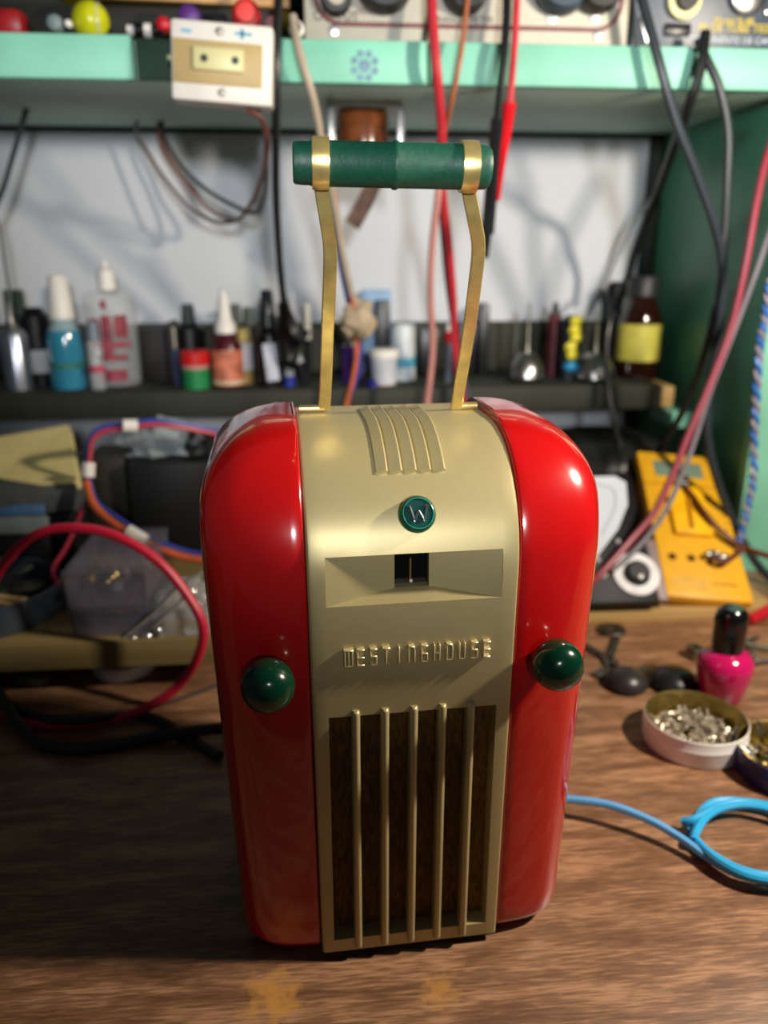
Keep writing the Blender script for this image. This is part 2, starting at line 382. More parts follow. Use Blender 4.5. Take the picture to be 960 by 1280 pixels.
# raised letters
ST = {  # strokes on a 4 x 6 grid
 'W': [((0, 6), (4, 6)), ((.3, 6), (.3, 0)), ((2, 6), (2, .6)), ((3.7, 6), (3.7, 0)), ((.3, 0), (3.7, 0))],
 'E': [((.2, 6), (4, 6)), ((.2, 3), (4, 3)), ((.2, 0), (4, 0)), ((.1, 6), (.1, 0))], 'S': [((.4, 6), (3.8, 6)), ((.3, 6), (.3, 3.2)), ((.3, 3.2), (3.7, 3.2)), ((3.7, 3.2), (3.7, 0)), ((3.7, 0), (.2, 0))],
 'T': [((0, 6), (4, 6)), ((2, 6), (2, 0))], 'I': [((2, 6), (2, 0))], 'N': [((.3, 0), (.3, 6)), ((.3, 6), (3.2, 6)), ((3.2, 6), (3.7, 4.5)), ((3.7, 4.5), (3.7, 0))],
 'G': [((3.8, 6), (.5, 6)), ((.4, 6), (.4, 0)), ((.4, 0), (3.7, 0)), ((3.7, 0), (3.7, 3)), ((3.7, 3), (1.4, 3))],
 'H': [((.4, 0), (.4, 6)), ((3.6, 0), (3.6, 6)), ((.4, 3), (3.6, 3))], 'O': [((.4, 0), (.4, 6)), ((.4, 6), (3, 6)), ((3, 6), (3.7, 5)), ((3.7, 5), (3.7, 0)), ((3.7, 0), (.4, 0))],
 'U': [((.4, 6), (.4, 0)), ((.4, 0), (3.6, 0)), ((3.6, 0), (3.6, 6))]}
LET = M('pale_gold_letter', 'D8C898', .3, .5, var=.05)
for i, ch in enumerate('WESTINGHOUSE'):
    g = G(); x0 = .0012 + (i - 5.5) * .00545 - .0015; u = .00072 if ch != 'W' else .00092
    for (a, b) in ST[ch]:
        A = Vector((x0 + a[0] * u, 0, .1594 + a[1] * .00118)); B = Vector((x0 + b[0] * u, 0, .1594 + b[1] * .00118))
        d = (B - A); L_ = d.length + .0007; ang = math.atan2(d.z, d.x)
        g.box((0, 0, 0), (L_, .0026, .00075), .0003, T(*((A + B) / 2 + Vector((0, -.0032, 0)))) @ Matrix.Rotation(-ang, 4, 'Y'), 1)
    g.build('letter', LET, RADIO)
# knobs
for x, lab in ((-.0622, None), (.0612, None)):
    k = G().lathe([(0, -.001), (.0062, -.001), (.0066, .002), (.0088, .0038), (.0106, .0068), (.0112, .0102), (.0109, .0138), (.0095, .0172), (.0066, .0196), (.003, .0206), (0, .0208)], 32, FRONT).build('tuning_knob', GREENK, RADIO, (x, .0016, .1560))
# base plate
G().b2((-.07, .012, 0), (.07, .115, .008), .002).build('base_plate', DARKR, RADIO)
G().b2((-.0415, .02, .006), (.0415, .118, .2), .002).build('inner_chassis', BLACK, RADIO)
# handle: two brass straps, collars, grip, pivot pins
def strap(pts):
    P = [rloc(*p) for p in pts]; return G().ribbon(P, .0056, .0022, (1, 0, 0)).build('handle_strap', BRASS, RADIO)
strap([(405, 512, .378), (407, 480, .371), (409, 420, .358), (412, 350, .344), (412.5, 310, .338), (408, 275, .332), (404, 250, .329), (401, 226, .3265), (400, 205, .3255)])
strap([(570, 510, .378), (575, 480, .371), (585, 420, .358), (593, 360, .346), (598, 310, .338), (593, 275, .332), (588, 250, .329), (585, 230, .3265), (585, 208, .3255)])
hg = [rloc(366, 203.5, .325), rloc(612, 209.5, .325)]
ax = (hg[1] - hg[0]); LG = ax.length; axn = ax.normalized()
Q = axn.to_track_quat('Z', 'Y').to_matrix().to_4x4(); TG = Matrix.Translation(hg[0]) @ Q
rg = .0081
GPRT = G().lathe([(0, 0), (.0066, 0), (.0074, .0006), (.0077, .0045), (.0076, .0055), (rg, .0075), (rg, LG * .505 - .0008), (rg + .0006, LG * .505), (rg + .0006, LG * .505 + .0012), (rg, LG * .505 + .002), (rg, LG - .006), (.0078, LG - .0015), (.0066, LG), (0, LG)], 36, TG).build('handle_grip', GREENH, RADIO)
for px in (400, 585):
    c = (px - 366) / (612 - 366) * LG
    G().lathe([(rg - .0005, c - .0033), (rg + .0011, c - .0031), (rg + .0013, c), (rg + .0011, c + .0031), (rg - .0005, c + .0033)], 36, TG).build('handle_collar', BRASS, RADIO)
for px, py, sg in ((405, 508, -1), (570, 506, 1)):
    a = rloc(px, py, .378); a.z = .2545; b = Vector((sg * .0426, a.y, .2545))
    g = G().tube([a, b], .0017, 12, smooth=False); g.build('pivot_pin', BRASS, RADIO)

# ------------------------------------------------------------------ generic builders for small goods
def goods(name, label, cat, px, y, base, parts, group=None, rot=(0, 0, 0), seg=24):
    """parts: (part name, material, [(half width px, row px) ...] bottom to top)."""
    bx = PY(px, 480, y); row0 = None
    # x of the axis at the base height
    d = ray(px, 640); lo, hi = -600, 2400
    for _ in range(40):
        m = (lo + hi) / 2
        if PY(px, m, y).z > base: lo = m
        else: hi = m
    P0 = PY(px, lo, y); sc = scale(P0)
    t = thing(name, label, cat, (P0.x, y, base), rot, group)
    first = True
    for nm, mat, pr in parts:
        p = [(hw * sc, max(0, PY(px, row, y).z - base)) for hw, row in pr]
        if first: p[0] = (p[0][0], 0); first = False
        if p[0][0] > 1e-6: p = [(0, p[0][1])] + p
        if p[-1][0] > 1e-6: p = p + [(0, p[-1][1])]
        G().lathe(p, seg).build(nm, mat, t)
    return t
def pbox(name, mat, parent, x0, x1, r0, r1, y0, y1, base=None, bev=.001, off=None):
    a = PY(x0, r1, y0); b = PY(x1, r0, y0); z0 = a.z if base is None else base
    xa = PY(x0, (r0 + r1) / 2, y0).x; xb = PY(x1, (r0 + r1) / 2, y0).x
    o = Vector(off or (0, 0, 0))
    return G().b2(Vector((xa, y0, z0)) - o, Vector((xb, y1, b.z)) - o, bev).build(name, mat, parent)
def boxthing(name, label, cat, mat, x0, x1, r0, y0, y1, base, group=None, r1=None, bev=.001):
    xa = PY((x0 + x1) / 2, 600, y0).x
    o = Vector((xa, y0, base)); m = pbox(name, mat, None, x0, x1, r0, r1 or r0 + 40, y0, y1, base, bev, o)
    m.location = o; return tag(m, label, cat, group)

# ------------------------------------------------------------------ bottles and tools on the shelf (left to right)
GB = 'bottles and tools on the lower shelf'
ALU = M('brushed_aluminium', 'A9AEBA', .28, .9, var=.1, sc=40)
goods('oil_spray_can', 'silver metal can with a narrow spout at the far left of the bottle shelf', 'can', 25, .935, SH,
      [('can_body', ALU, [(17, 490), (17, 420), (13, 412)]), ('spout', STEEL, [(10, 412), (5, 400), (4, 378), (1.5, 374)])], GB)
goods('grey_capped_bottle', 'dark bottle with a grey-green square cap behind the silver can', 'bottle', 31, 1.0, SH,
      [('bottle_body', BLACK, [(16, 480), (16, 408)]), ('cap', CH('grey_green_cap', '4A5A50', .6), [(13, 408), (13, 362)])], GB, seg=4, rot=(0, 0, R(45)))
goods('black_bottle', 'squat black bottle with a white paper label beside the blue spray bottle', 'bottle', 54, .965, SH,
      [('bottle_body', BLACK, [(17, 486), (17, 395), (10, 386), (9, 384)]), ('paper_label', CH('off_white_label', 'C9C9CC', .6), [(17.4, 464), (17.4, 436)])], GB)
BLU = M('blue_liquid', '2F7F9C', .12, var=.12, sc=30, coat=.5)
goods('blue_spray_bottle', 'blue liquid spray bottle with a tall white cap', 'bottle', 88, .94, SH,
      [('bottle_body', BLU, [(21, 484), (22, 478), (22, 425), (19, 412)]), ('bottle_neck', CH('pale_blue_plastic', '8FA9AE', .25), [(18, 412), (13, 402), (12, 398)]),
       ('cap', WHITE, [(15, 398), (11, 347), (9, 344)]), ('green_band', CH('dark_green_print', '2D6B52', .5), [(22.4, 458), (22.4, 452)])], GB)
cb = goods('clear_bottle', 'big clear bottle with red printing and a white nozzle cap', 'bottle', 146, .97, SH,
      [('bottle_body', CLEAR, [(30, 480), (31, 474), (31, 372), (27, 365), (10, 362)]), ('cap', WHITE, [(11, 362), (10, 338), (3, 334), (2.5, 326)])], GB)
PRN = M('red_print', '84303F', .5, var=.5, sc=90)
P0 = cb.location; sc_ = scale(P0)
for (u0, u1, r0, r1, nm) in ((-3, 4, 374, 384, 'red_print'), (-20, -6, 396, 424, 'red_print'), (-4, 8, 392, 440, 'red_print'), (10, 24, 392, 420, 'red_print'), (-18, 26, 424, 432, 'red_print'), (-14, 22, 440, 447, 'red_print'), (-16, 20, 458, 472, 'red_print')):
    z0 = PY(146, r1, .97).z - SH; z1 = PY(146, r0, .97).z - SH; rr = 31.3 * sc_; vv = []; ff = []
    for k in range(7):
        x = (u0 + (u1 - u0) * k / 6) * sc_; y = -math.sqrt(max(0, rr * rr - x * x)); vv += [(x, y, z0), (x, y, z1)]
    for k in range(6): ff.append((2 * k, 2 * k + 2, 2 * k + 3, 2 * k + 1))
    G().add(vv, ff).build(nm, PRN, cb)
DRK = CH('dark_red_liquid', '2A1518', .15)
goods('small_clear_vial', 'small clear vial with a pink band in front of the red-printed bottle', 'vial', 124, .925, SH,
      [('vial_body', CLEAR, [(9, 488), (9, 430), (6, 424)]), ('pink_band', CH('pink_band', 'C8405C', .4), [(9.5, 464), (9.5, 457)]), ('vial_cap', CH('grey_vial_cap', '6F7B88', .4), [(7, 424), (6, 402)])], GB)
boxthing('dark_box', 'dark brown box right of the red-printed clear bottle', 'box', CH('dark_brown_card', '1C1712', .6), 178, 206, 412, .97, 1.02, SH, GB)
boxthing('narrow_dark_box', 'narrow blackish-red box beside the dark brown box', 'box', CH('dark_maroon_card', '241416', .5), 207, 216, 404, .96, 1.01, SH, GB)
goods('grey_pen', 'thin grey and blue pen standing beside the dark boxes', 'pen', 222, .95, SH, [('pen_barrel', CH('blue_barrel', '20304F', .4), [(4, 485), (4, 436)]), ('pen_cap', DULL, [(4.5, 436), (4, 408)])], GB)
goods('cone_capped_bottle', 'black bottle with a grey cone cap behind the red-lidded jar', 'bottle', 241, .985, SH,
      [('bottle_body', BLACK, [(19, 480), (19, 410), (13, 404)]), ('cap', CH('dark_grey_cap', '3B413F', .6), [(9, 404), (7, 380)])], GB)
goods('small_jar', 'little green jar with a red lid', 'jar', 246, .925, SH,
      [('jar_body', CH('jar_green', '1E7A44', .4), [(16, 488), (16.5, 460)]), ('jar_band', CH('pinkish_band', 'B7877E', .4), [(16.5, 460), (16.5, 455)]), ('lid', CH('lid_red', 'B81A1A', .35), [(18, 455), (18, 440), (16, 438)])], GB)
goods('glue_bottle', 'dark red glue bottle with a white cone nozzle and orange label', 'bottle', 286, .93, SH,
      [('bottle_body', CH('oxblood_plastic', '43101A', .25), [(18, 484), (19, 480), (19, 432), (13, 422), (11, 416)]), ('bottle_label', M('orange_label', 'B5674E', .5, var=.5, sc=70), [(19.4, 472), (19.4, 436)]),
       ('label_base', CH('cream_band', 'C9A98A', .5), [(19.6, 479), (19.6, 473)]), ('nozzle', WHITE, [(13, 416), (12.5, 406), (9, 400), (4, 364), (3, 361)])], GB)
goods('yellow_capped_vial', 'slim white-labelled vial with a yellow cap right of the glue bottle', 'vial', 308, .955, SH,
      [('vial_body', CH('amberish_plastic', 'A88C50', .4), [(9, 480), (9, 424)]), ('paper_label', CH('white_label', 'C6C8D0', .5), [(9.4, 462), (9.4, 428)]), ('cap', CH('cap_yellow', 'C4AC62', .4), [(8, 424), (8, 410)])], GB)
for px, r_, w, lab in ((297, 380, 7, 'grey-capped dark bottle standing behind the glue nozzle'), (313, 384, 8, 'grey-capped dark bottle standing behind the yellow-capped vial')):
    goods('dark_bottle', lab, 'bottle', px + 2, 1.01, SH, [('bottle_body', BLACK, [(w, 478), (w, 406)]), ('cap', CH('moss_grey_cap', '4C554E', .6), [(w, 406), (w - 1, r_)])], GB)
bt = goods('black_glue_bottle', 'tall black bottle with tapered cap and a white slanted label', 'bottle', 338, .935, SH,
      [('bottle_body', CH('black_brown_plastic', '120E0F', .25), [(16, 482), (16, 420), (11, 408)]), ('cap', CH('blue_black_cap', '1B2026', .3), [(11, 408), (10, 396), (7, 364), (6, 362)])], GB)
g = G().box((6 * .00092, -16.2 * .00092, .028), (.014, .0008, .042), .0003, Matrix.Rotation(R(-6), 4, 'Y')); g.build('paper_label', CH('bluish_label', 'C6CAD6', .5), bt)
for px, top, bot, lab, h in ((368, 366, 474, 'white pen standing just right of the black cord plug', 'D4D6DA'), (386, 380, 478, 'ivory pen standing against the brass handle strap', 'D6D2C6')):
    goods('pen', lab, 'pen', px, .99, SH, [('pen_barrel', BLACK, [(4, bot), (4, 424)]), ('pen_cap', CH('pen_' + h, h, .4), [(4.5, 424), (4, top)])], GB)
goods('blue_lidded_vial', 'tiny clear vial with a blue base in front of the black plug', 'vial', 362, .93, SH, [('vial_base', CH('vial_blue', '1C2E8A', .4), [(7, 486), (7, 470)]), ('vial_top', CLEAR, [(6, 470), (5, 450)])], GB)
goods('white_tipped_pen', 'short black pen with a white clip leaning beside the blue vial', 'pen', 382, .935, SH, [('pen_barrel', BLACK, [(5, 486), (5, 452)]), ('pen_tip', WHITE, [(5, 452), (4, 446), (3, 440)])], GB, rot=(0, R(-12), 0))
goods('purple_cell', 'purple cylindrical cell seen between the handle straps', 'battery', 440, .94, SH, [('cell_body', M('purple_wrap', '4A2C78', .3, var=.25, sc=20), [(13, 485), (13, 432)]), ('cell_top', DULL, [(8, 432), (6, 427)])], GB)
blu = boxthing('blue_card', 'pale blue card standing behind the black remote, between the straps', 'card', CH('pale_blue_card', '86A6C8', .6), 452, 489, 362, 1.026, 1.034, SH, GB)
boxthing('black_remote', 'black slab standing upright in front of the blue card', 'remote', BLACK, 470, 488, 376, 1.0, 1.02, SH, GB)
goods('white_tub', 'short white plastic tub between the handle straps', 'tub', 480, .935, SH, [('tub_body', CH('tub_white', 'B9BCC4', .4), [(15, 480), (17, 446)]), ('lid', WHITE, [(18.5, 446), (18.5, 437), (17, 436)]), ('orange_base', CH('orange_base', 'B08050', .5), [(15.5, 484), (15.5, 479)])], GB)
goods('white_blue_bottle', 'white bottle with a light-blue band right of the white tub', 'bottle', 504, .97, SH, [('bottle_body', CH('bottle_white', 'C4CCD0', .4), [(15, 480), (15, 412), (13, 405)]), ('blue_band', CH('sky_band', '4FA3BE', .4), [(15.3, 458), (15.3, 446)])], GB)
goods('blue_ball', 'dark blue ball-shaped knob lying at the shelf front edge', 'knob', 465, .912, SH, [('knob_body', CH('ball_blue', '26267E', .3), [(3, 492), (7, 489), (8, 483), (6, 476), (2, 473)])], GB)
goods('black_vial', 'small black vial lying dark beside the blue ball knob', 'vial', 453, .925, SH, [('vial_body', BLACK, [(6, 488), (6, 474), (3, 471)])], GB)
for i, (a, b, r_, y0, lab) in enumerate(((524, 549, 412, .99, 'black box behind the pink hanging cable'), (575, 598, 405, 1.0, 'black box with tall side behind the right brass strap'), (601, 612, 380, .99, 'tall narrow black bottle just right of the brass strap'))):
    boxthing('black_box', lab, 'box', BLACK, a, b, r_, y0, y0 + .035, SH, GB)
goods('red_screwdriver', 'small screwdriver with a white-tipped red top between the straps', 'screwdriver', 560, .94, SH, [('shaft', CH('blue_grey_shaft', '5A6274', .35), [(4, 484), (4, 428)]), ('grip', CH('grip_red', 'B01420', .35), [(6, 428), (7, 414)]), ('tip', WHITE, [(4, 414), (3.5, 404)])], GB)
for px, w, y, sp, lab in ((657, 24, .94, 378, 'round silver oil can with thin spout left of the yellow-handled tool'), (741, 27, .95, 385, 'round silver oil can with thin spout next to the amber bottle')):
    goods('oil_can', lab, 'oil can', px, y, SH, [('can_body', STEEL, [(w * .8, 479), (w, 470), (w * .95, 460), (w * .7, 448), (w * .35, 441)]), ('spout_base', DULL, [(5, 441), (3.5, 430)]), ('spout', DULL, [(3.2, 430), (1.2, sp)])], 'silver oil cans')
goods('red_marker', 'dark red marker standing right of the first oil can', 'marker', 689, .98, SH, [('marker_barrel', CH('marker_red', '5A1B20', .4), [(8, 478), (8, 392)]), ('marker_cap', CH('marker_tip', '30302E', .4), [(5, 392), (3, 378)])], GB)
tool = goods('handled_pliers', 'tool with knobbly yellow and black grip and a blue tip', 'pliers', 709, .95, SH, [('grip_black', CH('navy_black_grip', '10151C', .4), [(12, 478), (13, 440), (12, 400), (6, 394)])], GB)
sc_ = scale(tool.location)
for i, (dx, r_) in enumerate(((2, 400), (1, 411), (3, 421), (-2, 432), (0, 442))):
    G().blob((dx * sc_, -12 * sc_, PY(709, r_, .95).z - SH), (8 * sc_, 5 * sc_, 6.5 * sc_), .2, 2, i, 2).build('yellow_grip', CH('grip_yellow', 'C9BE22', .4), tool)
G().blob((0, -12 * sc_, PY(709, 456, .95).z - SH), (10 * sc_, 6 * sc_, 7 * sc_), .2, 2, 9, 2).build('blue_tip', CH('tip_blue', '1F86B8', .35), tool)
AMB = M('amber_glass', '200B05', .08, var=.1, coat=.5)
goods('amber_bottle', 'brown glass bottle with black cap and a yellow label by the green side panel', 'bottle', 794, .965, SH,
      [('bottle_body', AMB, [(25, 480), (25.5, 474), (25.5, 398), (20, 384), (14, 370)]), ('bottle_label', CH('label_yellow', 'B9B24A', .6), [(26, 449), (26, 404)]), ('cap', CH('ribbed_black_cap', '26282A', .5), [(18, 370), (18, 348), (16, 345)])], GB)
goods('black_clip', 'black clamp body standing just left of the amber bottle', 'clamp', 762, 1.005, SH, [('clamp_body', BLACK, [(9, 478), (8, 400), (9, 372)]), ('clamp_head', BLACK, [(12, 372), (12, 356), (8, 352)])], GB)
goods('thin_black_rod', 'thin black rod standing left of the first oil can', 'rod', 642, 1.0, SH, [('rod', DULL, [(1.5, 478), (1.2, 392)])], GB)

# ------------------------------------------------------------------ things on the upper shelf
GU = 'bits along the upper shelf'
def disc(name, label, cat, px, py, r, y, mat, dep=.012, mat2=None, dome=.3):
    c = PY(px, py, y); s_ = scale(c); rr = r * s_
    c.z = max(c.z, US1 + rr * .98)if name != 'grommet' else c.z
    t = thing(name, label, cat, c, (0, 0, 0), GU)
    G().lathe([(0, 0), (rr * .9, 0), (rr, dep * .2), (rr, dep * .8), (rr * .85, dep), (rr * .5, dep * (1 + dome * .3)), (0, dep * (1 + dome * .4))], 24, FRONT @ T(0, 0, -dep * .5)).build('disc', mat, t)
    if mat2:
        G().lathe([(0, 0), (rr * .62, 0), (rr * .62, dep * .9), (0, dep * .92)], 20, FRONT @ T(0, 0, dep * .08)).build('centre', mat2, t)
    return t
boxthing('red_block', 'dark red plastic block at the far left of the upper shelf', 'block', CH('block_red', '8E1418', .4), -14, 27, 8, .772, .80, US1 + .0011, GU, bev=.006)
disc('control_button', 'small grey round knob between the red block and the yellow ball', 'button', 70, 30, 10, .774, CH('knob_grey', '6E7C7E', .5))
disc('white_bead', 'tiny white bead left of the yellow ball', 'bead', 86, 30, 4.5, .77, WHITE, .006)
yb = PY(113, 22, .785); ys = scale(yb); rr = 23 * ys
t = thing('yellow_ball', 'yellow plastic ball with a clear rim on the upper shelf', 'ball', (yb.x, .785, US1 + .0011 + rr), (0, 0, 0), GU)
G().lathe([(rr * math.sin(R(a)), -rr * math.cos(R(a))) for a in range(0, 181, 15)], 24).build('ball_shell', CH('ball_yellow', 'B9BC18', .25), t)
G().lathe([(rr * 1.0, -.002), (rr * 1.08, -.001), (rr * 1.08, .001), (rr * 1.0, .002)], 24, T(rr * .5, 0, 0) @ Matrix.Rotation(R(90), 4, 'Y') @ Matrix.Scale(.84, 4)).build('ball_rim', CLEAR, t)
js = thing('audio_jack', 'black and white jack plug lying beside the little red plug', 'plug', PY(182, 34, .772), (0, 0, 0), GU)
js.location.z = US1 + .0075
for dx, r_, m in ((-.012, .004, WHITE), (-.006, .006, BLACK), (.002, .0055, WHITE), (.0075, .005, BLACK)):
    G().lathe([(0, -.003), (r_, -.003), (r_, .003), (0, .003)], 16, T(dx, 0, 0) @ Matrix.Rotation(R(90), 4, 'Y')).build('ring', m, js)
disc('red_plug', 'little red plug beside the black and white jack', 'plug', 205, 32, 9, .772, CH('plug_red', 'B01224', .4), .014)
disc('bottle_stopper', 'purple round bottle cap behind the white outlet box', 'cap', 237, 22, 14, .776, CH('cap_purple', '4E2470', .45))
boxthing('black_switch', 'small black switch box between the purple and the red cap', 'switch', BLACK, 254, 284, 18, .776, .79, US1 + .0011, GU)
disc('bottle_stopper', 'bright red round cap with a raised centre above the outlet box', 'cap', 308, 20, 18, .776, CH('cap_red', 'C41E1E', .4), .014, CH('cap_red2', 'D43028', .4))
disc('bottle_stopper', 'dull pink small cap right of the bright red cap', 'cap', 340, 32, 9, .772, CH('cap_pink', '8C5E62', .5))
disc('grommet', 'white ring grommet with a dark hole on the shelf edge', 'grommet', 371, 37, 9.5, .752, WHITE, .008, BLACK)
o = boxthing('storage_box', 'dark storage box under the yellow tray on the upper shelf', 'box', CH('box_dark', '1B1B17', .6), -60, 352, 12, .81, .95, US1 + .0011, GU)
ty = PY(200, 12, .81).z
tr = thing('yellow_tray', 'yellow tray with a tan wooden front rail, top left of the picture', 'tray', (PY(215, 5, .80).x, .80, ty + .0005), (0, R(1.5), 0), GU)
G().b2((-.10, 0, .0035), (.10, .012, .012), .001).build('front_rail', CH('tan_rail', 'B58A52', .5), tr)
G().b2((-.098, .0125, .004), (.098, .13, .02), .001).build('tray_body', CH('tray_yellow', 'B5A01C', .5), tr)
# beige instrument
def instr(name, label, x0, x1, y, h, mat):
    xa = PY(x0, 30, y).x; xb = PY(x1, 30, y).x; t = thing(name, label, 'instrument', ((xa + xb) / 2, y, US1 + .0011))
    w = xb - xa; G().b2((-w / 2, 0, 0), (w / 2, .16, h), .003).build('case', mat, t); return t, w
BEI = M('beige_panel', 'A9A698', .5, var=.05)
it, iw = instr('beige_meter_box', 'beige bench instrument with a dark red border line and black knobs', 380, 786, .776, .13, BEI)
DR = CH('border_red', '6B2430', .5)
def onp(px, py, t): p = PY(px, py, t.location.y); return Vector((p.x - t.location.x, 0, p.z - t.location.z))
sI = scale(it.location); xl = onp(394, 20, it).x; xr = onp(776, 20, it).x; zl = onp(580, 37, it).z + .002
pts = []
for cx, cz, a0 in ((xl + .022, zl + .022, 180), (xr - .022, zl + .022, 270), (xr - .022, .118, 0), (xl + .022, .118, 90)):
    for k in range(7):
        a = R(a0 + k * 15); rr = .022 if cz < .1 else .008; pts.append(Vector((cx + math.cos(a) * rr, -.0004, cz + math.sin(a) * rr)))
pts.append(pts[0]); G().ribbon(pts, .0042, .0008, (0, 0, 1), 1).build('border_line', DR, it) if False else G().tube(pts, .0017, 6, smooth=False).build('border_line', DR, it)
for px, py, r_, dep, mt in ((420, 0, 19, .012, 'k'), (480, -22, 36, .02, 'k'), (580, -12, 29, .02, 'k'), (700, -22, 38, .02, 'b'), (746, -14, 30, .02, 'k')):
    p = onp(px, py, it); rr = r_ * sI
    k = G().lathe([(0, 0), (rr, 0), (rr, dep * .5), (rr * .85, dep), (0, dep)], 28, FRONT).build('knob', CH('knob_' + mt, '101513' if mt == 'k' else '2A3C4C', .35), it, p)
    if px == 420: G().lathe([(0, 0), (rr * .55, 0), (rr * .55, .003), (0, .003)], 20, FRONT @ T(0, 0, dep)).build('knob_cap', BEI, k)
for px, py in ((418, 38), (690, 23), (743, 22), (748, 44)):
    G().lathe([(0, 0), (6.5 * sI, 0), (6 * sI, .0018), (0, .0024)], 14, FRONT).build('screw', STEEL, it, onp(px, py, it))
INK = CH('dark_ink', '3B3C36', .7)
text('OUTPUT', .0098, INK, it, onp(420, 21, it) + Vector((0, -.0003, 0)), (R(90), 0, 0))
text('RANGE', .0072, INK, it, onp(563, 25, it) + Vector((0, -.0003, 0)), (R(90), 0, 0))
text('METER', .0072, INK, it, onp(601, 25, it) + Vector((0, -.0003, 0)), (R(90), 0, 0))
text('ON', .0072, CH('red_ink', '8A4A48', .7), it, onp(457, 14, it) + Vector((0, -.0003, 0)), (R(90), 0, 0))
NAV = M('navy_panel', '2E3A4A', .4, var=.1)
nt_, nw = instr('navy_instrument', 'navy blue bench instrument with yellow and white lettering', 790, 1010, .778, .13, NAV)
sI = scale(nt_.location)
for px, py, r_, a, b in ((853, 2, 21, CREAM, BLACK), (933, -6, 23, STEEL, None)):
    p = onp(px, py, nt_); rr = r_ * sI; k = G().lathe([(0, 0), (rr, 0), (rr, .006), (rr * .75, .008), (0, .008)], 28, FRONT).build('terminal', a, nt_, p)
    if b: G().lathe([(0, 0), (rr * .68, 0), (rr * .6, .01), (0, .01)], 24, FRONT @ T(0, 0, .004)).build('terminal_cap', b, k)
G().lathe([(0, 0), (5 * sI, 0), (4 * sI, .003), (0, .004)], 12, FRONT).build('screw', STEEL, nt_, onp(958, 15, nt_))
G().b2((-.012, -.004, 0), (.012, 0, .01), .002).build('front_foot', BLACK, nt_, onp(845, 46, nt_))
G().b2((-.002, -.003, 0), (.002, 0, .022), .001).build('corner_trim', STEEL, nt_, onp(808, 55, nt_), (0, R(-20), 0))
YI = CH('yellow_ink', 'C9B430', .6); WI = CH('white_ink', 'B9C2CC', .6)
text('Model B-48', .0078, YI, nt_, onp(917, 27, nt_) + Vector((0, -.0003, 0)), (R(90), 0, 0))
text('M DE TUBE TESTER', .0095, YI, nt_, onp(928, 36, nt_) + Vector((0, -.0003, 0)), (R(90), 0, 0))
text('COMPONENTE DE CAMBIO', .0078, WI, nt_, onp(918, 51, nt_) + Vector((0, -.0003, 0)), (R(90), 0, 0))

# ------------------------------------------------------------------ outlet box on the shelf edge
c = PY(277.5, 78, .727); s_ = scale(c); ob = thing('outlet_box', 'white surface outlet box with a cream two-hole socket screwed to the shelf edge', 'outlet', c, (0, R(3.4), 0))
def orect(name, u0, u1, v0, v1, y0, y1, mat, bev=.001, par=None):   # u, v in px from the centre, v down
    return G().b2((u0 * s_, y0, -v1 * s_), (u1 * s_, y1, -v0 * s_), bev).build(name, mat, par or ob)
orect('box_body', -63, 63, -45, 46, 0, .0295, WHITE, .003)
orect('tan_plate', -60, 50, -23, 26, -.0012, .0005, TAN, .0004)
so = orect('socket', -35, 27, -15, 11, -.004, -.001, CREAM, .0012)
for u in (-21, 17):
    G().lathe([(0, 0), (4.4 * s_, 0), (4.4 * s_, .0008), (0, .0008)], 14, FRONT).build('socket_hole', BLACK, ob, (u * s_, -.0040, 2 * s_))
for u, v in ((-3, -34), (0, 34)):
    G().lathe([(0, 0), (5 * s_, 0), (4 * s_, .0012), (0, .0015)], 14, FRONT).build('screw', DULL, ob, (u * s_, 0, -v * s_))
BI = CH('blue_ink', '5FA8C8', .6)
orect('blue_minus', -49, -37, -33.5, -30, -.0006, 0, BI, 0)
g = G().b2((16 * s_, -.0006, 31.5 * s_), (37 * s_, 0, 35 * s_)).b2((23 * s_, -.0006, 27 * s_), (27 * s_, 0, 39 * s_)); g.build('blue_plus', BI, ob)
G().lathe([(0, 0), (3 * s_, 0), (3 * s_, .004), (0, .004)], 10, T(-63 * s_, .012, 4 * s_) @ Matrix.Rotation(R(-90), 4, 'Y')).build('side_screw', CREAM, ob)

# ------------------------------------------------------------------ coil on its bracket below the shelf
cx = PY(455, 140, .86); ck = scale(cx); bk = thing('coil_bracket', 'brown coil in a grey metal bracket screwed under the upper shelf', 'coil', (cx.x, .86, US0 - .0005))
G().b2((-46 * ck, -.012, -.004), (46 * ck, .045, 0), .0005).build('bracket_plate', CH('grey_beige_metal', '8C9284', .5), bk)
for u in (-42, 45): G().b2(((u - 5) * ck, -.012, -.07), ((u + 5) * ck, -.009, -.0042), .0008).build('bracket_tab', STEEL, bk)
G().lathe([(0, -.006), (31 * ck, -.006), (33 * ck, -.009), (33 * ck, -.062), (30 * ck, -.066), (0, -.066)], 28, T(0, .02, 0)).build('coil_former', M('brown_varnish', '6A3A1E', .18, var=.5, sc=60), bk)
a = PY(470, 215, .89) - bk.location; b = PY(440, 282, .89) - bk.location
G().ribbon([a, a * .6 + b * .4 + Vector((.003, 0, 0)), b], .017, .002, (1, 0, .6)).build('brown_strip', M('ragged_brown', '6B4C38', .6, var=.5, sc=90), bk)

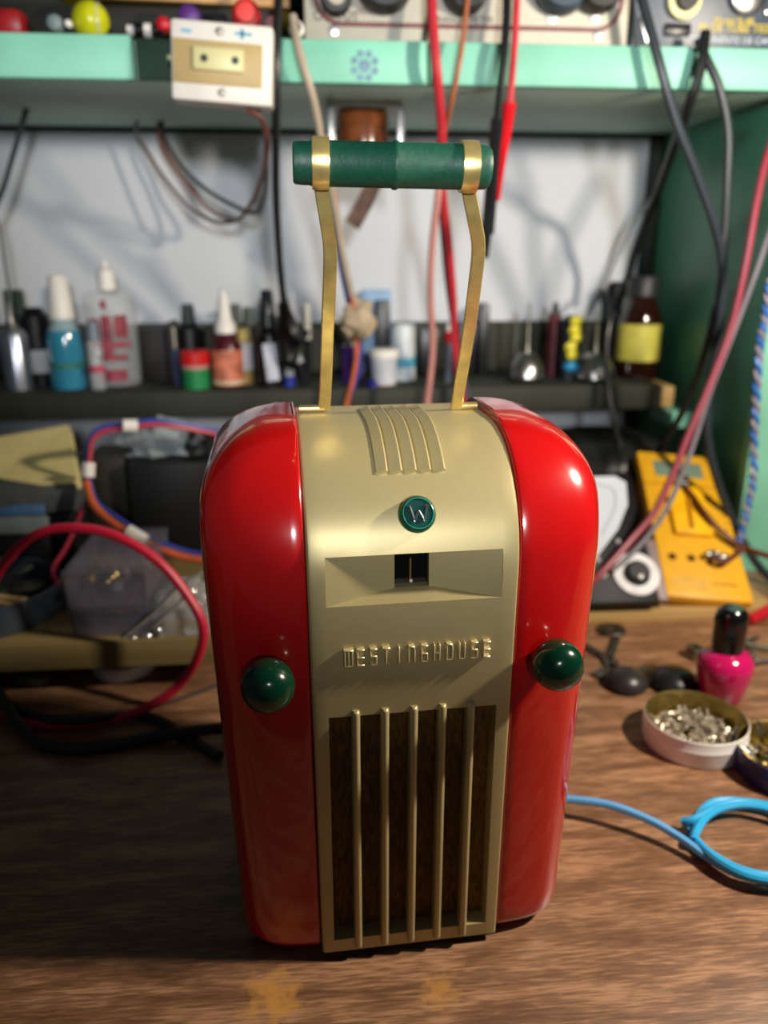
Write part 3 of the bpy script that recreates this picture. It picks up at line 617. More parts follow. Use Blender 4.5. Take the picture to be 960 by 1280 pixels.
# ------------------------------------------------------------------ cables
def P3(p):
    return PZ(p[0], p[1], p[3]) if len(p) == 4 else PY(*p)
GC = 'cables hanging in front of the shelves'
def cable(label, hexc, rad, pts, group=GC, cat='cable', name='cable', rough=.4, var=.08):
    P = [P3(p) for p in pts]; o0 = P[0].copy()
    g = G().tube([p - o0 for p in P], rad); o = g.build(name, CH('cable_' + hexc, hexc, rough, var=var), None, o0)
    return tag(o, label, cat, group)
BK = '121416'
pc = thing('power_cord', 'black mains cord with moulded plug hanging down to the bottle shelf', 'cord', PY(346, 30, .748), (0, 0, 0), GC)
def sub(parent, name, mat, pts, rad, **k):
    g = G().tube([P3(p) - parent.location for p in pts], rad, **k); return g.build(name, mat, parent)
sub(pc, 'cord', CH('cable_' + BK, BK), [(349, -20, .756), (347, 30, .748), (346, 90, .744), (345, 160, .76), (345, 240, .80), (349, 320, .85), (354, 372, .885), (356, 388, .895)], .0036)
sub(pc, 'plug_body', BLACK, [(354, 380, .89), (358, 396, .9), (366, 414, .905), (380, 426, .905)], .011, radii=(.006, .0125))
sub(pc, 'plug_body', BLACK, [(356, 392, .9), (354, 420, .91), (360, 446, .915), (372, 452, .915)], .011, radii=(.007, .011))
cable('beige cable from the white grommet down behind the left brass strap', 'A89A88', .0034, [(366, 20, .75), (371, 50, .742), (380, 85, .738), (392, 125, .745), (402, 175, .76), (416, 245, .79), (428, 315, .82), (443, 385, .845)])
w = thing('tagged_wires', 'orange and blue wire pair with a crumpled tan tape tag', 'wires', PY(448, 398, .845), (0, 0, 0), GC)
sub(w, 'orange_wire', CH('wire_orange', 'C2603A'), [(418, 240, .80), (426, 300, .82), (440, 375, .84), (446, 430, .85), (442, 470, .85), (432, 512, .85), (424, 580, .83), (418, 640, .80)], .0026)
sub(w, 'blue_wire', CH('wire_blue', '2E3E8E'), [(414, 240, .805), (422, 310, .825), (436, 380, .845), (447, 430, .855), (447, 468, .855), (430, 515, .855), (420, 580, .84), (410, 640, .81)], .0026)
G().blob((0, 0, 0), (.017, .012, .019), .45, 1.6, 3, 3).build('tape_tag', M('tan_tape', 'A29278', .7, var=.3, sc=60, bump=.5), w)
cable('thick red cable hanging past the shelf seam behind the green grip', 'B02A34', .0042, [(538, -30, .752), (541, 30, .742), (546, 90, .738), (552, 160, .76), (552, 230, .79), (560, 300, .82), (566, 370, .85), (568, 420, .87), (574, 470, .875), (582, 540, .86), (586, 620, .80)])
cable('brown wire crossing the red cable at the shelf edge', '9A5A3C', .0022, [(587, -30, .748), (581, 30, .74), (573, 85, .736), (564, 130, .745), (556, 165, .775)])
cable('pink flat wire hanging from the grip down to the radio', 'B07A72', .0034, [(551, 200, .80), (548, 240, .79), (540, 310, .80), (538, 370, .81), (541, 430, .82), (538, 470, .82), (534, 505, .82), (530, 570, .80), (524, 640, .77)])
cable('thin grey wire hanging beside the thick red cable', '4A4C54', .0024, [(548, 220, .80), (553, 290, .83), (561, 370, .86), (572, 440, .88), (586, 500, .885), (594, 560, .86), (596, 630, .82)])
pb = thing('black_probe', 'black test probe hanging point down right of the green grip', 'probe', PY(620, 150, .745), (0, 0, 0), GC)
sub(pb, 'lead', CH('cable_' + BK, BK), [(634, -30, .75), (633, 30, .742), (628, 90, .736), (622, 152, .742)], .0036)
sub(pb, 'probe_grip', CH('probe_black', '1A1D20', .3), [(622, 148, .742), (617, 200, .755), (612, 262, .77), (609, 292, .775)], .0068, radii=(.0056, .0066))
sub(pb, 'probe_tip', CH('probe_black', '1A1D20', .3), [(609, 292, .775), (607, 322, .78)], .004, radii=(.0042, .003))
pr = thing('red_probe', 'red test probe hanging beside the black one', 'probe', PY(640, 120, .74), (0, 0, 0), GC)
sub(pr, 'lead', CH('red_lead', 'B8323C'), [(647, -30, .75), (644, 40, .742), (640, 95, .736), (637, 132, .738)], .003)
sub(pr, 'probe_grip', CH('probe_red', 'C41420', .35), [(637, 128, .738), (633, 160, .745), (627, 200, .755), (621, 250, .77)], .006, radii=(.0062, .003))
cable('thick black cable running down across the green side panel', '2A3036', .0043, [(792, -40, .752), (808, 20, .742), (826, 85, .735), (845, 150, .735), (872, 220, .735), (893, 280, .735), (903, 330, .738), (901, 390, .742), (892, 450, .745), (884, 510, .745), (886, 560, .742), (903, 620, .735), (928, 675, .728), (952, 712, .72), (985, 740, .71)], rough=.3)
cable('black cable crossing the panel corner down to the amber bottle', BK, .0046, [(882, 40, .748), (876, 85, .742), (860, 135, .75), (840, 190, .80), (824, 235, .86), (806, 280, .90), (792, 320, .93), (784, 350, .935)])
cable('thin black cable dropping in front of the bottle shelf beside the amber bottle', BK, .003, [(784, 345, .925), (772, 372, .90), (762, 405, .885), (758, 440, .88), (761, 490, .875), (768, 530, .86), (778, 566, .84)])
cable('dark grey cable bowing down the green side panel', '24292C', .0038, [(872, 50, .75), (884, 75, .742), (900, 112, .737), (910, 165, .737), (909, 225, .738), (906, 290, .74), (902, 345, .742), (897, 385, .745)])
cable('thin grey wire against the white wall left of the panel', '7A7F88', .0018, [(824, 235, 1.0), (795, 275, 1.02), (772, 320, 1.03), (750, 365, 1.035), (738, 398, 1.035)])
cable('red test lead sweeping down the panel to the analog meter', '8A3040', .0034, [(985, 130, .735), (960, 190, .725), (945, 255, .715), (932, 330, .71), (912, 415, .71), (884, 488, .705), (860, 545, .70), (842, 590, .692), (818, 640, .68), (788, 676, .67), (756, 712, .655), (735, 732, .65)])
cable('grey test lead running beside the red one over the yellow meter', '6E6A72', .0026, [(985, 240, .735), (962, 290, .725), (945, 340, .72), (917, 415, .72), (888, 488, .714), (870, 545, .71), (852, 595, .70), (828, 645, .685), (796, 686, .672), (765, 714, .66)])
cable('black cable slanting from the cable knot to behind the yellow meter', BK, .0036, [(896, 380, .748), (884, 430, .76), (868, 480, .78), (845, 530, .80), (818, 570, .82), (790, 606, .83)])
tp = thing('twisted_pair', 'blue and white twisted wire pair along the mint panel edge', 'wires', PY(950, 450, .74), (0, 0, 0), GC)
base = catmull([P3(p) for p in [(962, 350, .735), (957, 395, .735), (950, 430, .735), (946, 490, .735), (943, 545, .735), (941, 600, .73), (933, 640, .725), (926, 670, .72), (918, 690, .71), (905, 698, .70)]], 14)
for ph, nm, m in ((0, 'blue_wire', CH('tw_blue', '2E6CC0')), (math.pi, 'white_wire', CH('tw_white', '8A8698'))):
    pts = [p + Vector((math.cos(i * .85 + ph), math.sin(i * .85 + ph), 0)) * .0021 - tp.location for i, p in enumerate(base)]
    G().tube(pts, .0023, 6, smooth=False).build(nm, m, tp)
GL = 'wires of the outlet box'
cable('brown-red wire looping from the outlet box along the wall', '6B3A30', .0022, [(309, 138, .742), (326, 148, .745), (333, 175, .77), (328, 220, .83), (315, 252, .88), (295, 275, .93), (262, 262, .97), (232, 228, .99), (206, 190, 1.0), (198, 160, 1.0), (205, 140, 1.0)], GL)
cable('dark wire in the wider loop below the outlet box', '2A2E2C', .0024, [(322, 139, .745), (331, 160, .76), (334, 210, .83), (330, 250, .89), (318, 266, .93), (288, 255, .96), (255, 235, .98), (225, 205, 1.0), (203, 165, 1.0), (207, 138, 1.0)], GL)
cable('grey-red wire hanging lowest below the outlet box', '5A4A46', .002, [(314, 139, .742), (331, 152, .748), (335, 190, .79), (322, 240, .86), (300, 272, .92), (275, 278, .95), (240, 262, .97), (205, 222, .99), (182, 185, 1.0), (170, 162, 1.0), (178, 135, 1.0)], GL)
cable('dark green wire hanging at the upper left under the shelf', '1E2E2A', .0028, [(38, 120, .92), (27, 158, .93), (16, 195, .93), (4, 235, .93), (-12, 270, .93)])
cable('thin grey wire bowing down at the left edge of the wall', '4A5250', .0018, [(-8, 262, .95), (2, 300, .95), (8, 340, .95), (14, 376, .945)])

# ------------------------------------------------------------------ right of the radio: board, meters
rb = G().b2((.10, .648, 0), (.425, .755, .0105), .001).build('wooden_board', WOOD, None); tag(rb, 'thin raw wooden board under the two meters', 'board')
BT = .0105
ym = thing('yellow_multimeter', 'yellow digital multimeter leaning back on the wooden board', 'multimeter')
bl = PZ(836, 752, .0105 + .0105); br = PZ(942, 746, .0105 + .0105); tl = PY(797, 570, .80); trr = PY(888, 563, .815)
wv = (br - bl); wv.z = 0; Wm = wv.length; X = wv.normalized(); up = (tl + trr) / 2 - (bl + br) / 2; U0 = up.normalized(); Hm = up.length; U = up.normalized(); N = X.cross(U)   # N points to the viewer
mt = Matrix((X, U, N)).transposed(); o0 = (bl + br) / 2
def setup(t, mt, o0): t.location = o0; t.rotation_euler = mt.to_euler(); t.rotation_mode = 'XYZ'
setup(ym, mt, o0)
# local frame: x across, y up the face, z out of the face; the body lies behind the face (z < 0)
tilt_drop = .014
X = (X - U0 * X.dot(U0)).normalized(); U = U0; N = X.cross(U); mt = Matrix((X, U, N)).transposed(); setup(ym, mt, o0)
ybod = G()
wb, wt = Wm / 2, Wm / 2 * .98
ybod.b2((-wb, .0, -tilt_drop), (wb, Hm, 0), .004); ybod.build('case', YELLOW, ym)
u = lambda x: -wb + x * Wm        # x in 0..1, y in 0..1 of the face
v = lambda y: y * Hm
G().b2((u(.18), v(.815), -.0006), (u(.80), v(.925), .0006), .0004).build('display', M('lcd_grey', '6E8274', .3, var=.05), ym)
G().b2((u(.02), v(.745), -.0003), (u(.98), v(.752), .0005)).build('face_line', CH('amber_line', 'A06A10', .6), ym)
rk = G().b2((-.019, -.032, 0), (.019, .032, .006), .002).build('selector_dial', CH('dial_yellow', 'F0B40C', .4), ym, (u(.47), v(.555), 0))
G().b2((-.0018, -.026, .006), (.0018, .03, .009), .0006).build('dial_ridge', CH('ridge_amber', 'B87C0C', .4), rk, (0, 0, 0), (0, 0, R(-4)))
for i in range(18):
    a = R(200 - i * 220 / 17 - 0); G().b2((-.0016, -.0012, 0), (.0016, .0012, .0004)).build('range_mark', CH('amber_line', 'A06A10', .6), ym, (u(.5) + math.cos(a) * .036, v(.53) + math.sin(a) * .042, 0))
for x in (.16, .38, .60, .72):
    G().lathe([(0, .0004), (.003, .0004), (.0036, .0012), (.0042, 0)], 14).build('jack_socket', CH('jack_brown', '4A2C0C', .5), ym, (u(x), v(.245), 0))
G().b2((u(.55), v(.09), 0), (u(.84), v(.098), .0004)).build('face_print', CH('amber_line', 'A06A10', .6), ym)
G().b2((u(.1), v(.06), 0), (u(.5), v(.12), .0004)).build('rating_label', CH('pale_amber', 'D6A648', .6), ym)
lead_pt = lambda x, y, z: mt @ Vector((u(x), v(y), z)) + o0
lm = thing('brown_test_lead', 'brown test lead with black plug lying across the yellow meter face', 'test lead', lead_pt(.45, .71, .004), (0, 0, 0))
g = G().tube([lead_pt(x, y, z) - lm.location for x, y, z in ((.46, .71, .008), (.52, .62, .011), (.62, .5, .011), (.78, .40, .008), (.95, .33, .007), (1.08, .27, .012), (1.3, .2, .02))], .0028); g.build('lead', CH('lead_brown', '5A2E12'), lm)
g = G().tube([lead_pt(x, y, .0085) - lm.location for x, y in ((.36, .735), (.5, .72))], .0045, smooth=False); g.build('plug', BLACK, lm)
lc = thing('alligator_clip', 'small metal clip with brown wire on the meter sockets', 'clip', lead_pt(.62, .245, .006))
g = G()
for p in ((.56, .25), (.64, .255), (.72, .24)): g.blob(lead_pt(p[0], p[1], .0062) - lc.location, (.0055, .004, .0042), .3, 2, p[0] * 9, 2)
g.build('clip_jaw', STEEL, lc)
g = G().tube([lead_pt(x, y, .009) - lc.location for x, y in ((.58, .22), (.7, .2), (.85, .25), (.98, .30))], .0026); g.build('clip_wire', CH('wire_maroon', '5A2A20'), lc)
# analog meter
am = thing('analog_meter', 'black analog meter with white scale window and ringed selector, beside the yellow one', 'multimeter')
bl = PZ(722, 756, .0105 + .0125); br = PZ(826, 753, .0105 + .0125); tl = PY(700, 592, .742); trr = PY(786, 588, .742)
wv = (br - bl); wv.z = 0; Wa = wv.length; X = wv.normalized(); up = (tl + trr) / 2 - (bl + br) / 2; up = up - X * up.dot(X); Ha = up.length; U = up.normalized(); N = X.cross(U)
mt2 = Matrix((X, U, N)).transposed(); o2 = (bl + br) / 2; setup(am, mt2, o2)
def inv2(px, py):   # pixel -> face plane of the analog meter
    d = ray(px, py); n = mt2 @ Vector((0, 0, 1)); k = (o2 - CAM).dot(n) / d.dot(n); return mt2.transposed() @ (CAM + d * k - o2)
hw = Wa / 2
G().b2((-hw - .03, 0, -.017), (hw, Ha, 0), .003).build('case', M('black_meter_case', '111216', .5, var=.1, spec=.25), am)
G().b2((hw + .0005, .004, -.017), (hw + .011, Ha * .48, -.005), .002).build('side_rail', CH('mauve_grey_rail', '8A7878', .5), am)
kc = inv2(795, 718); ks = scale(mt2 @ kc + o2)
rk = G().lathe([(17 * ks, 0), (17 * ks, .002), (29 * ks, .002), (29 * ks, 0)], 40).build('dial_ring', CH('dial_white', 'D2D4D8', .4), am, kc)
kn = G().lathe([(0, .009), (12 * ks, .009), (15 * ks, .007), (16.5 * ks, 0)], 32).build('selector_knob', BLACK, am, kc)
G().lathe([(0, .0018), (3 * ks, .0015), (3 * ks, 0)], 12).build('knob_dot', WHITE, kn, (0, -9 * ks, .009))
pl = [inv2(*p) for p in ((690, 598), (768, 596), (782, 604), (784, 632), (772, 662), (748, 694), (725, 712), (690, 712))]
G().prism([(p.x, p.y) for p in pl][::-1], .0015).build('scale_window', M('scale_white', 'C4CCD6', .25, var=.05, sc=20), am)
pm = [inv2(*p) for p in ((740, 606), (764, 612), (768, 634), (752, 668))]
G().tube([Vector((p.x, p.y, .0017)) for p in pm], .0005).build('scale_line', CH('scale_grey', '7A8694', .5), am)
for px, py, r_ in ((772, 678, 4.5), (752, 716, 8), (746, 700, 5)):
    p = inv2(px, py); G().lathe([(0, .003), (r_ * ks * .7, .0028), (r_ * ks, 0)], 16).build('terminal', CH('term_grey', '9EA0A4', .35), am, p)
# black dome on a tan ring behind the analog meter
dm = thing('black_dome', 'large black domed lid resting on a tan coil behind the analog meter', 'lid', (PY(752, 580, .90).x, .90, 0))
rr = 85 * scale(PY(722, 590, .90)); zt = PY(722, 598, .83).z
G().lathe([(rr * .93, 0), (rr * .93, zt), (0, zt)], 40).build('tan_coil', M('tan_wrap', '9A7C4C', .6, var=.3, sc=60), dm)
zd = PY(722, 540, .90).z
G().lathe([(rr * .9, zt + .0005), (rr * 1.05, zt + .001), (rr * 1.05, zt + .006), (rr * .98, zt + (zd - zt) * .55), (rr * .75, zt + (zd - zt) * .85), (rr * .4, zd), (0, zd + .002)], 40).build('dome', M('dome_black', '1B1C1B', .4), dm)

# ------------------------------------------------------------------ right foreground on the bench
def bench_goods(name, label, cat, px, py, parts, group=None, seg=28):
    p = PZ(px, py, 0); return goods(name, label, cat, px, p.y, 0, parts, group, seg=seg)
PINK = M('magenta_polish', 'B8145A', .12, var=.06, coat=.8)
bench_goods('nail_polish', 'magenta nail polish bottle with a tall black cap', 'nail polish', 900, 872,
      [('bottle', PINK, [(22, 872), (25, 868), (34, 832), (33, 824), (27, 816), (16, 811)]), ('cap', M('gloss_black', '0B0B0C', .15, coat=.5), [(18, 812), (19, 808), (19.5, 772), (17, 764), (12, 760)])])
TING = M('tin_gold', 'A8965A', .3, .9, var=.1)
def tin(name, label, px, py, r, h, outer):
    p = PZ(px, py, 0); t = thing(name, label, 'tin', (p.x, p.y, 0), (0, 0, 0), 'open tin lids of screws')
    G().lathe([(0, 0), (r * .97, 0), (r, .0025), (r, h * .55), (r * 1.015, h * .62), (r, h * .70), (r * 1.0, h), (r * .985, h + .0005)], 48).build('tin_wall', outer, t)
    G().lathe([(r * .985, h + .0005), (r * .955, h), (r * .95, .002), (0, .0018)], 48).build('gold_lining', TING, t)
    return t
wt = tin('white_tin', 'open white tin lid with gold lining, full of small screws, near the nail polish', 866, 926, .0345, .0195, M('white_enamel', 'EEEAE6', .3, var=.03))
g = G(); random.seed(3)
for i in range(230):
    a = random.uniform(0, 6.28); r_ = .029 * math.sqrt(random.random()); hgt = .003 + random.random() * .006 * (1 - (r_ / .032) ** 2) + .002
    Tm = T(r_ * math.cos(a), r_ * math.sin(a), hgt) @ Euler((random.uniform(0, 3), random.uniform(0, 3), random.uniform(0, 6))).to_matrix().to_4x4()
    g.lathe([(0, 0), (.0022, .0002), (.0022, .0012), (.001, .0014), (.0009, .006), (0, .0062)], 7, Tm)
g.build('screw_heap', M('mixed_screws', 'BEB5A2', .35, .6, var=.5, sc=150), wt)['kind'] = 'stuff'
bt_ = tin('navy_tin', 'open dark blue tin lid of larger screws at the right edge of the bench', 984, 965, .034, .0175, M('navy_enamel', '23224E', .3, var=.05))
random.seed(11); SC = [STEEL, DULL, M('brassy_screw', 'A08A58', .35, .8, var=.3)]
for i in range(46):
    a = 2.4 * i; r_ = .0285 * math.sqrt((i + .5) / 46); e = Euler((random.uniform(-.9, .9), random.uniform(-.9, .9), random.uniform(0, 6)))
    G().lathe([(0, 0), (.0032, .0004), (.0034, .0018), (.0015, .0024), (.0013, .009), (0, .0094)], 9).build('screw', SC[i % 3], bt_, (r_ * math.cos(a), r_ * math.sin(a), .0055 + random.random() * .006), (e.x + math.pi * (i % 2), e.y, e.z))
bc = thing('blue_cable', 'sky-blue insulated wire coiled up on the bench with its lead running to the radio', 'cable', PZ(955, 1045, 0))
BC = M('sky_blue_insulation', '2FA8E0', .4, var=.06)
loop = [(862, 1040), (873, 1016), (896, 1002), (930, 1001), (975, 1012), (1012, 1040), (1010, 1075), (975, 1094), (930, 1090), (893, 1072), (868, 1050)]
random.seed(5)
pts = []
for turn in range(3):
    for k, (x, y) in enumerate(loop): pts.append(PZ(x + random.uniform(-2, 2) + turn * 4, y + random.uniform(-1.5, 1.5) + turn * 3, .003 + .0028 * turn + random.uniform(0, .0006)) - bc.location)
sub_ = G().tube(pts, .0024, 8, 4); sub_.tube([PZ(852, 1027, .006) - bc.location, PZ(868, 1024, .009) - bc.location, PZ(890, 1012, .010) - bc.location], .0024)
sub_.build('coil', BC, bc)
G().tube([PZ(x, y, z) - bc.location for x, y, z in ((640, 1000, .006), (680, 998, .011), (723, 1000, .013), (765, 1007, .0135), (812, 1025, .0115), (850, 1047, .0085), (885, 1072, .0062), (925, 1093, .0052), (975, 1102, .005), (1020, 1095, .005))], .0024).build('lead', M('pale_blue_insulation', '5FA6E0', .4, var=.06), bc)
for px, py, w, lab, m in ((782, 858, 27, 'round dark rubber foot lying nearest the radio', '2A2728'), (842, 858, 30, 'round black rubber foot lying beside the nail polish', '1A191A')):
    bench_goods('rubber_foot', lab, 'rubber foot', px, py, [('foot_body', M('rubber_' + m, m, .35, var=.2), [(w * .8, py), (w, py - 4), (w * .95, py - 10), (w * .7, py - 17), (w * .3, py - 21)])], 'loose rubber feet')
def bits(name, label, cat, px, py, build, group='loose metal bits'):
    p = PZ(px, py, 0); o = build().build(name, DULL, None, p); return tag(o, label, cat, group)
bits('metal_clip', 'V-shaped grey metal clip lying behind the radio knob', 'clip', 766, 815, lambda: G().box((0, 0, .0025), (.006, .05, .004), .001, Matrix.Rotation(R(-28), 4, 'Z')).box((-.016, .002, .0025), (.006, .045, .004), .001, Matrix.Rotation(R(25), 4, 'Z')))
bits('washer', 'metal washer lying behind the radio under the board edge', 'washer', 764, 790, lambda: G().lathe([(.005, 0), (.012, 0), (.013, .002), (.012, .004), (.005, .004), (.005, 0)], 24))
bits('metal_bracket', 'flat grey bracket lying close to the radio side', 'bracket', 756, 842, lambda: G().box((0, 0, .002), (.026, .009, .004), .001, Matrix.Rotation(R(35), 4, 'Z')).box((.008, .012, .002), (.008, .02, .004), .001))
bits('metal_nut', 'grey hexagonal nut standing left of the nail polish cap', 'nut', 868, 822, lambda: G().lathe([(.003, 0), (.0075, 0), (.0085, .002), (.0085, .008), (.0075, .010), (.003, .010), (.003, 0)], 6))
bits('flat_spring', 'bent strip of tin between the two rubber feet', 'spring', 812, 846, lambda: G().ribbon([(-.012, 0, .002), (-.004, .003, .006), (.004, .002, .004), (.012, 0, .002)], .006, .0012, (0, 1, 0)))
random.seed(9)
for i, (px, py, an, lab) in enumerate(((934, 806, 20, 'loose screw lying closest to the polish cap'), (950, 815, -30, 'loose screw lying by the right bench edge, above the others'), (940, 826, 60, 'loose screw pointing away beside the magenta bottle'), (956, 832, 5, 'loose screw lowest by the right bench edge'))):
    Tm = Matrix.Rotation(R(an), 4, 'Z') @ Matrix.Rotation(R(90), 4, 'Y') @ T(-.0045, 0, 0)
    o = G().lathe([(0, -.012), (.0042, -.0115), (.0042, -.009), (.0018, -.0085), (.0016, .013), (0, .0145)], 12, Tm).build('screw', STEEL, None, PZ(px, py, 0)); tag(o, lab, 'screw', 'loose screws right of the nail polish')
rp = thing('red_pen', 'red pen-shaped probe handle at the right edge below the meter', 'probe', PZ(936, 775, .0065))
G().tube([(0, 0, 0), (.05, .03, .001), (.12, .07, .002)], .006, 14, radii=(.0052, .0062)).build('probe_grip', CH('pen_red', 'B81C28', .35), rp)

# ------------------------------------------------------------------ left of the radio
lb = thing('raised_board', 'raw wooden board on low feet carrying the clutter left of the radio', 'board', (-.3, .7, 0))
LT = .045
def lbx(name, lo, hi, m, bev=.0015): return G().b2(Vector(lo) - Vector((-.3, .7, 0)), Vector(hi) - Vector((-.3, .7, 0)), bev).build(name, m, lb)
lbx('board', (-.62, .56, LT - .022), (-.078, .90, LT), M('dark_board_wood', '75643C', .65, var=.25, sc=30, stretch=(.2, 3, 3)))
for x in (-.5, -.27, -.12): lbx('foot', (x - .012, .60, 0), (x + .012, .88, LT - .0222), OLIVE)
tn = PZ(-12, 768, LT); tn = Vector((PY(-16, 750, .625).x, .625, LT)); TR = .0595; TH = .024
tt = thing('round_tin', 'wide shallow blue-grey tin with odds and ends at the left edge', 'tin', tn)
TB = M('blue_grey_tin', '4A5462', .35, .5, var=.15)
G().lathe([(0, 0), (TR * .98, 0), (TR, .002), (TR, TH), (TR * .975, TH + .001), (TR * .96, TH), (TR * .96, .003), (0, .003)], 48).build('tin_wall', TB, tt)
cp = thing('clothes_peg', 'wooden clothes peg lying in the round tin', 'peg', tn + Vector((.014, -.018, .0045)), (0, R(-6), R(-35)))
for s_ in (-1, 1): G().b2((-.03, s_ * .0045 - .003, 0), (.03, s_ * .0045 + .003, .014), .001).build('peg_half', CH('peg_wood', 'C8A672', .6), cp, (0, 0, .001), (0, 0, R(s_ * 4)))
wl = thing('white_scrap', 'crumpled white scrap lying in the round tin beside the peg', 'scrap', tn + Vector((.02, -.036, .0036)))
G().blob((0, 0, .005), (.022, .012, .007), .3, 2, 4, 2, flat=False).build('scrap', CH('scrap_white', 'B8B4AC', .6), wl)
ms = G().box((0, 0, .004), (.05, .02, .006), .001); o = ms.build('metal_scrap', DULL, None, tn + Vector((.012, .025, .0042)), (0, 0, R(20))); tag(o, 'flat strip of grey metal lying at the back of the round tin', 'scrap')
sr = G().box((0, 0, .004), (.04, .006, .003), .0008, Matrix.Rotation(R(-18), 4, 'Y')).build('steel_strip', STEEL, None, PY(24, 702, .66) + Vector((0, 0, 0)), (0, 0, R(20)))
sr.location = tn + Vector((.005, .042, .010)); tag(sr, 'short shiny steel strip sticking out of the round tin', 'strip')
# clear organiser boxes
def cbox(label, x0, x1, y0, y1, z0, z1, seedn, ncol):
    c0 = Vector(((x0 + x1) / 2, (y0 + y1) / 2, z0)); t = thing('organiser_box', label, 'box', c0, (0, 0, 0), 'clear parts boxes')
    wx, wy, hz = (x1 - x0) / 2, (y1 - y0) / 2, z1 - z0; th = .0015
    g = G().b2((-wx, -wy, 0), (wx, wy, th)).b2((-wx, -wy, th), (wx, -wy + th, hz - .004)).b2((-wx, wy - th, th), (wx, wy, hz - .004)).b2((-wx, -wy, th), (-wx + th, wy, hz - .004)).b2((wx - th, -wy, th), (wx, wy, hz - .004))
    g.build('tray', SMOKE, t)
    G().b2((-wx - .001, -wy - .001, hz - .004), (wx + .001, wy + .001, hz - .0005), .0008).build('lid', SMOKE, t)
    random.seed(seedn)
    for i in range(ncol):
        e = Euler((random.uniform(0, 3), random.uniform(0, 3), random.uniform(0, 6)))
        G().lathe([(0, 0), (.0045, .0004), (.0045, .002), (.002, .0026), (.0018, .011), (0, .0115)], 9).build('brass_screw', [SC[2], STEEL, SC[2]][i % 3], t, (random.uniform(-wx * .75, wx * .75), random.uniform(-wy * .8, wy * .3), .008 + random.random() * .004), e)
    return t
bx0 = PY(84, 740, .57).x; bx1 = PY(188, 740, .57).x; zm = PY(130, 762, .57).z; ztop = PY(130, 714, .57).z
cbox('clear parts box under the other one, mostly empty', bx0, bx1, .57, .665, LT + .0003, zm, 1, 6)
cbox('clear parts box with brass screws on top of the other one', bx0 - .002, bx1 - .003, .571, .67, zm + .0005, ztop, 2, 16)
# clear bag with bright folds
bgp = PY(218, 770, .578); bag = thing('plastic_bag', 'crumpled clear plastic bag with bright folds beside the radio', 'bag', (bgp.x + .006, .586, LT + .0005))
g = G().blob((0, 0, .0), (.030, .020, .036), .3, 2.6, 6, 4, flat=True); g.build('bag_film', M('clear_film', 'B9BEC8', .06, var=.1, alpha=.32), bag)
for i, pp in enumerate(([(150, 800), (185, 772), (222, 735), (252, 716)], [(170, 806), (205, 770), (240, 740)])):
    G().ribbon([PY(x, y, .566 + .004 * i) - bag.location for x, y in pp], .004, .0012, (0, 1, .5)).build('bag_fold', CH('film_fold', 'A8A69C', .2), bag)
for i, (px, py, w, h) in enumerate(((166, 798, 6, 5), (183, 796, 8, 6), (199, 792, 5, 10))):
    p = PY(px, py, .566); s_ = scale(p); G().blob(p - bag.location, (w * s_, .003, h * s_), .1, 1, i, 2).build('metal_slug', M('polished_steel', 'D8D8DC', .18, .9, var=.05), bag)
# black case block and things behind
boxthing('black_case', 'big black case standing behind the clear parts boxes', 'case', M('matte_black', '08090A', .55, var=.2), 160, 272, 578, .73, .86, LT + .0003, None)
cl2 = PY(200, 565, .76); cr = thing('crumpled_film', 'crumpled clear wrapping film lying on the black case', 'film', (cl2.x, .79, PY(200, 578, .73).z + .001))
g = G().blob((0, 0, 0), (.036, .04, .026), .5, 2.0, 12, 4, flat=True); g.build('film', M('film_white', 'B4C0C4', .2, var=.2, sc=60, alpha=.5), cr)
dj = G().blob((0, 0, 0), (.014, .014, .02), .4, 2, 2, 3, flat=True).build('dark_crumple', CH('crumple_black', '16181A', .4), None, (PY(243, 560, .75).x, .765, PY(200, 578, .73).z + .001)); tag(dj, 'crumpled black scrap on the right end of the black case', 'scrap')
boxthing('olive_transformer', 'small dark olive block between the yellow pad and the black case', 'transformer', M('olive_dark', '25231A', .6, var=.3), 108, 156, 572, .745, .80, LT + .0003, None)
boxthing('dark_base_case', 'low black case under the grey slab at the left', 'case', M('matte_black', '08090A', .55, var=.2), -70, 96, 642, .70, .84, LT + .0003, None)
zg = PY(10, 642, .70).z
gs = G().b2((-.11, 0, 0), (.0, .13, .025), .002); o = gs.build('grey_slab', M('dark_grey_plastic', '45494A', .6), None, (PY(96, 620, .698).x, .698, zg + .0008), (0, 0, R(4))); tag(o, 'dark grey slab lying under the yellow pad', 'slab')
A, B, C_, D = PY(-60, 632, .690), PY(97, 596, .702), PY(86, 531, .815), PY(-60, 556, .80)
nrm = (B - A).cross(D - A).normalized(); th = nrm * -.012
o = G().add([A, B, C_, D, A + th, B + th, C_ + th, D + th], [(0, 1, 2, 3), (7, 6, 5, 4), (0, 4, 5, 1), (1, 5, 6, 2), (2, 6, 7, 3), (3, 7, 4, 0)]).build('yellow_pad', M('yellow_foam', 'F2DF98', .85, var=.08, sc=200, bump=.3), None, smooth=False)
me = o.data; ctr = (A + C_) / 2
for vtx in me.vertices: vtx.co -= ctr
o.location = ctr; tag(o, 'pale yellow foam pad tilted on the grey slab at the left', 'pad')
pk = thing('plastic_packet', 'blue-headed clear packet standing behind the round tin', 'packet', (PY(14, 650, .675).x, .6865, LT + .0003), (R(-6), 0, 0))
zo = PY(14, 674, .68).z - LT; zp = PY(14, 652, .68).z - LT; zq = PY(14, 637, .68).z - LT
G().b2((-.03, 0, 0), (.024, .006, zo), .002).build('packet_base', BLACK, pk)
G().b2((-.03, 0, zo + .0003), (.024, .006, zp), .002).build('packet_bag', M('grey_film', '6C7676', .25, var=.2), pk)
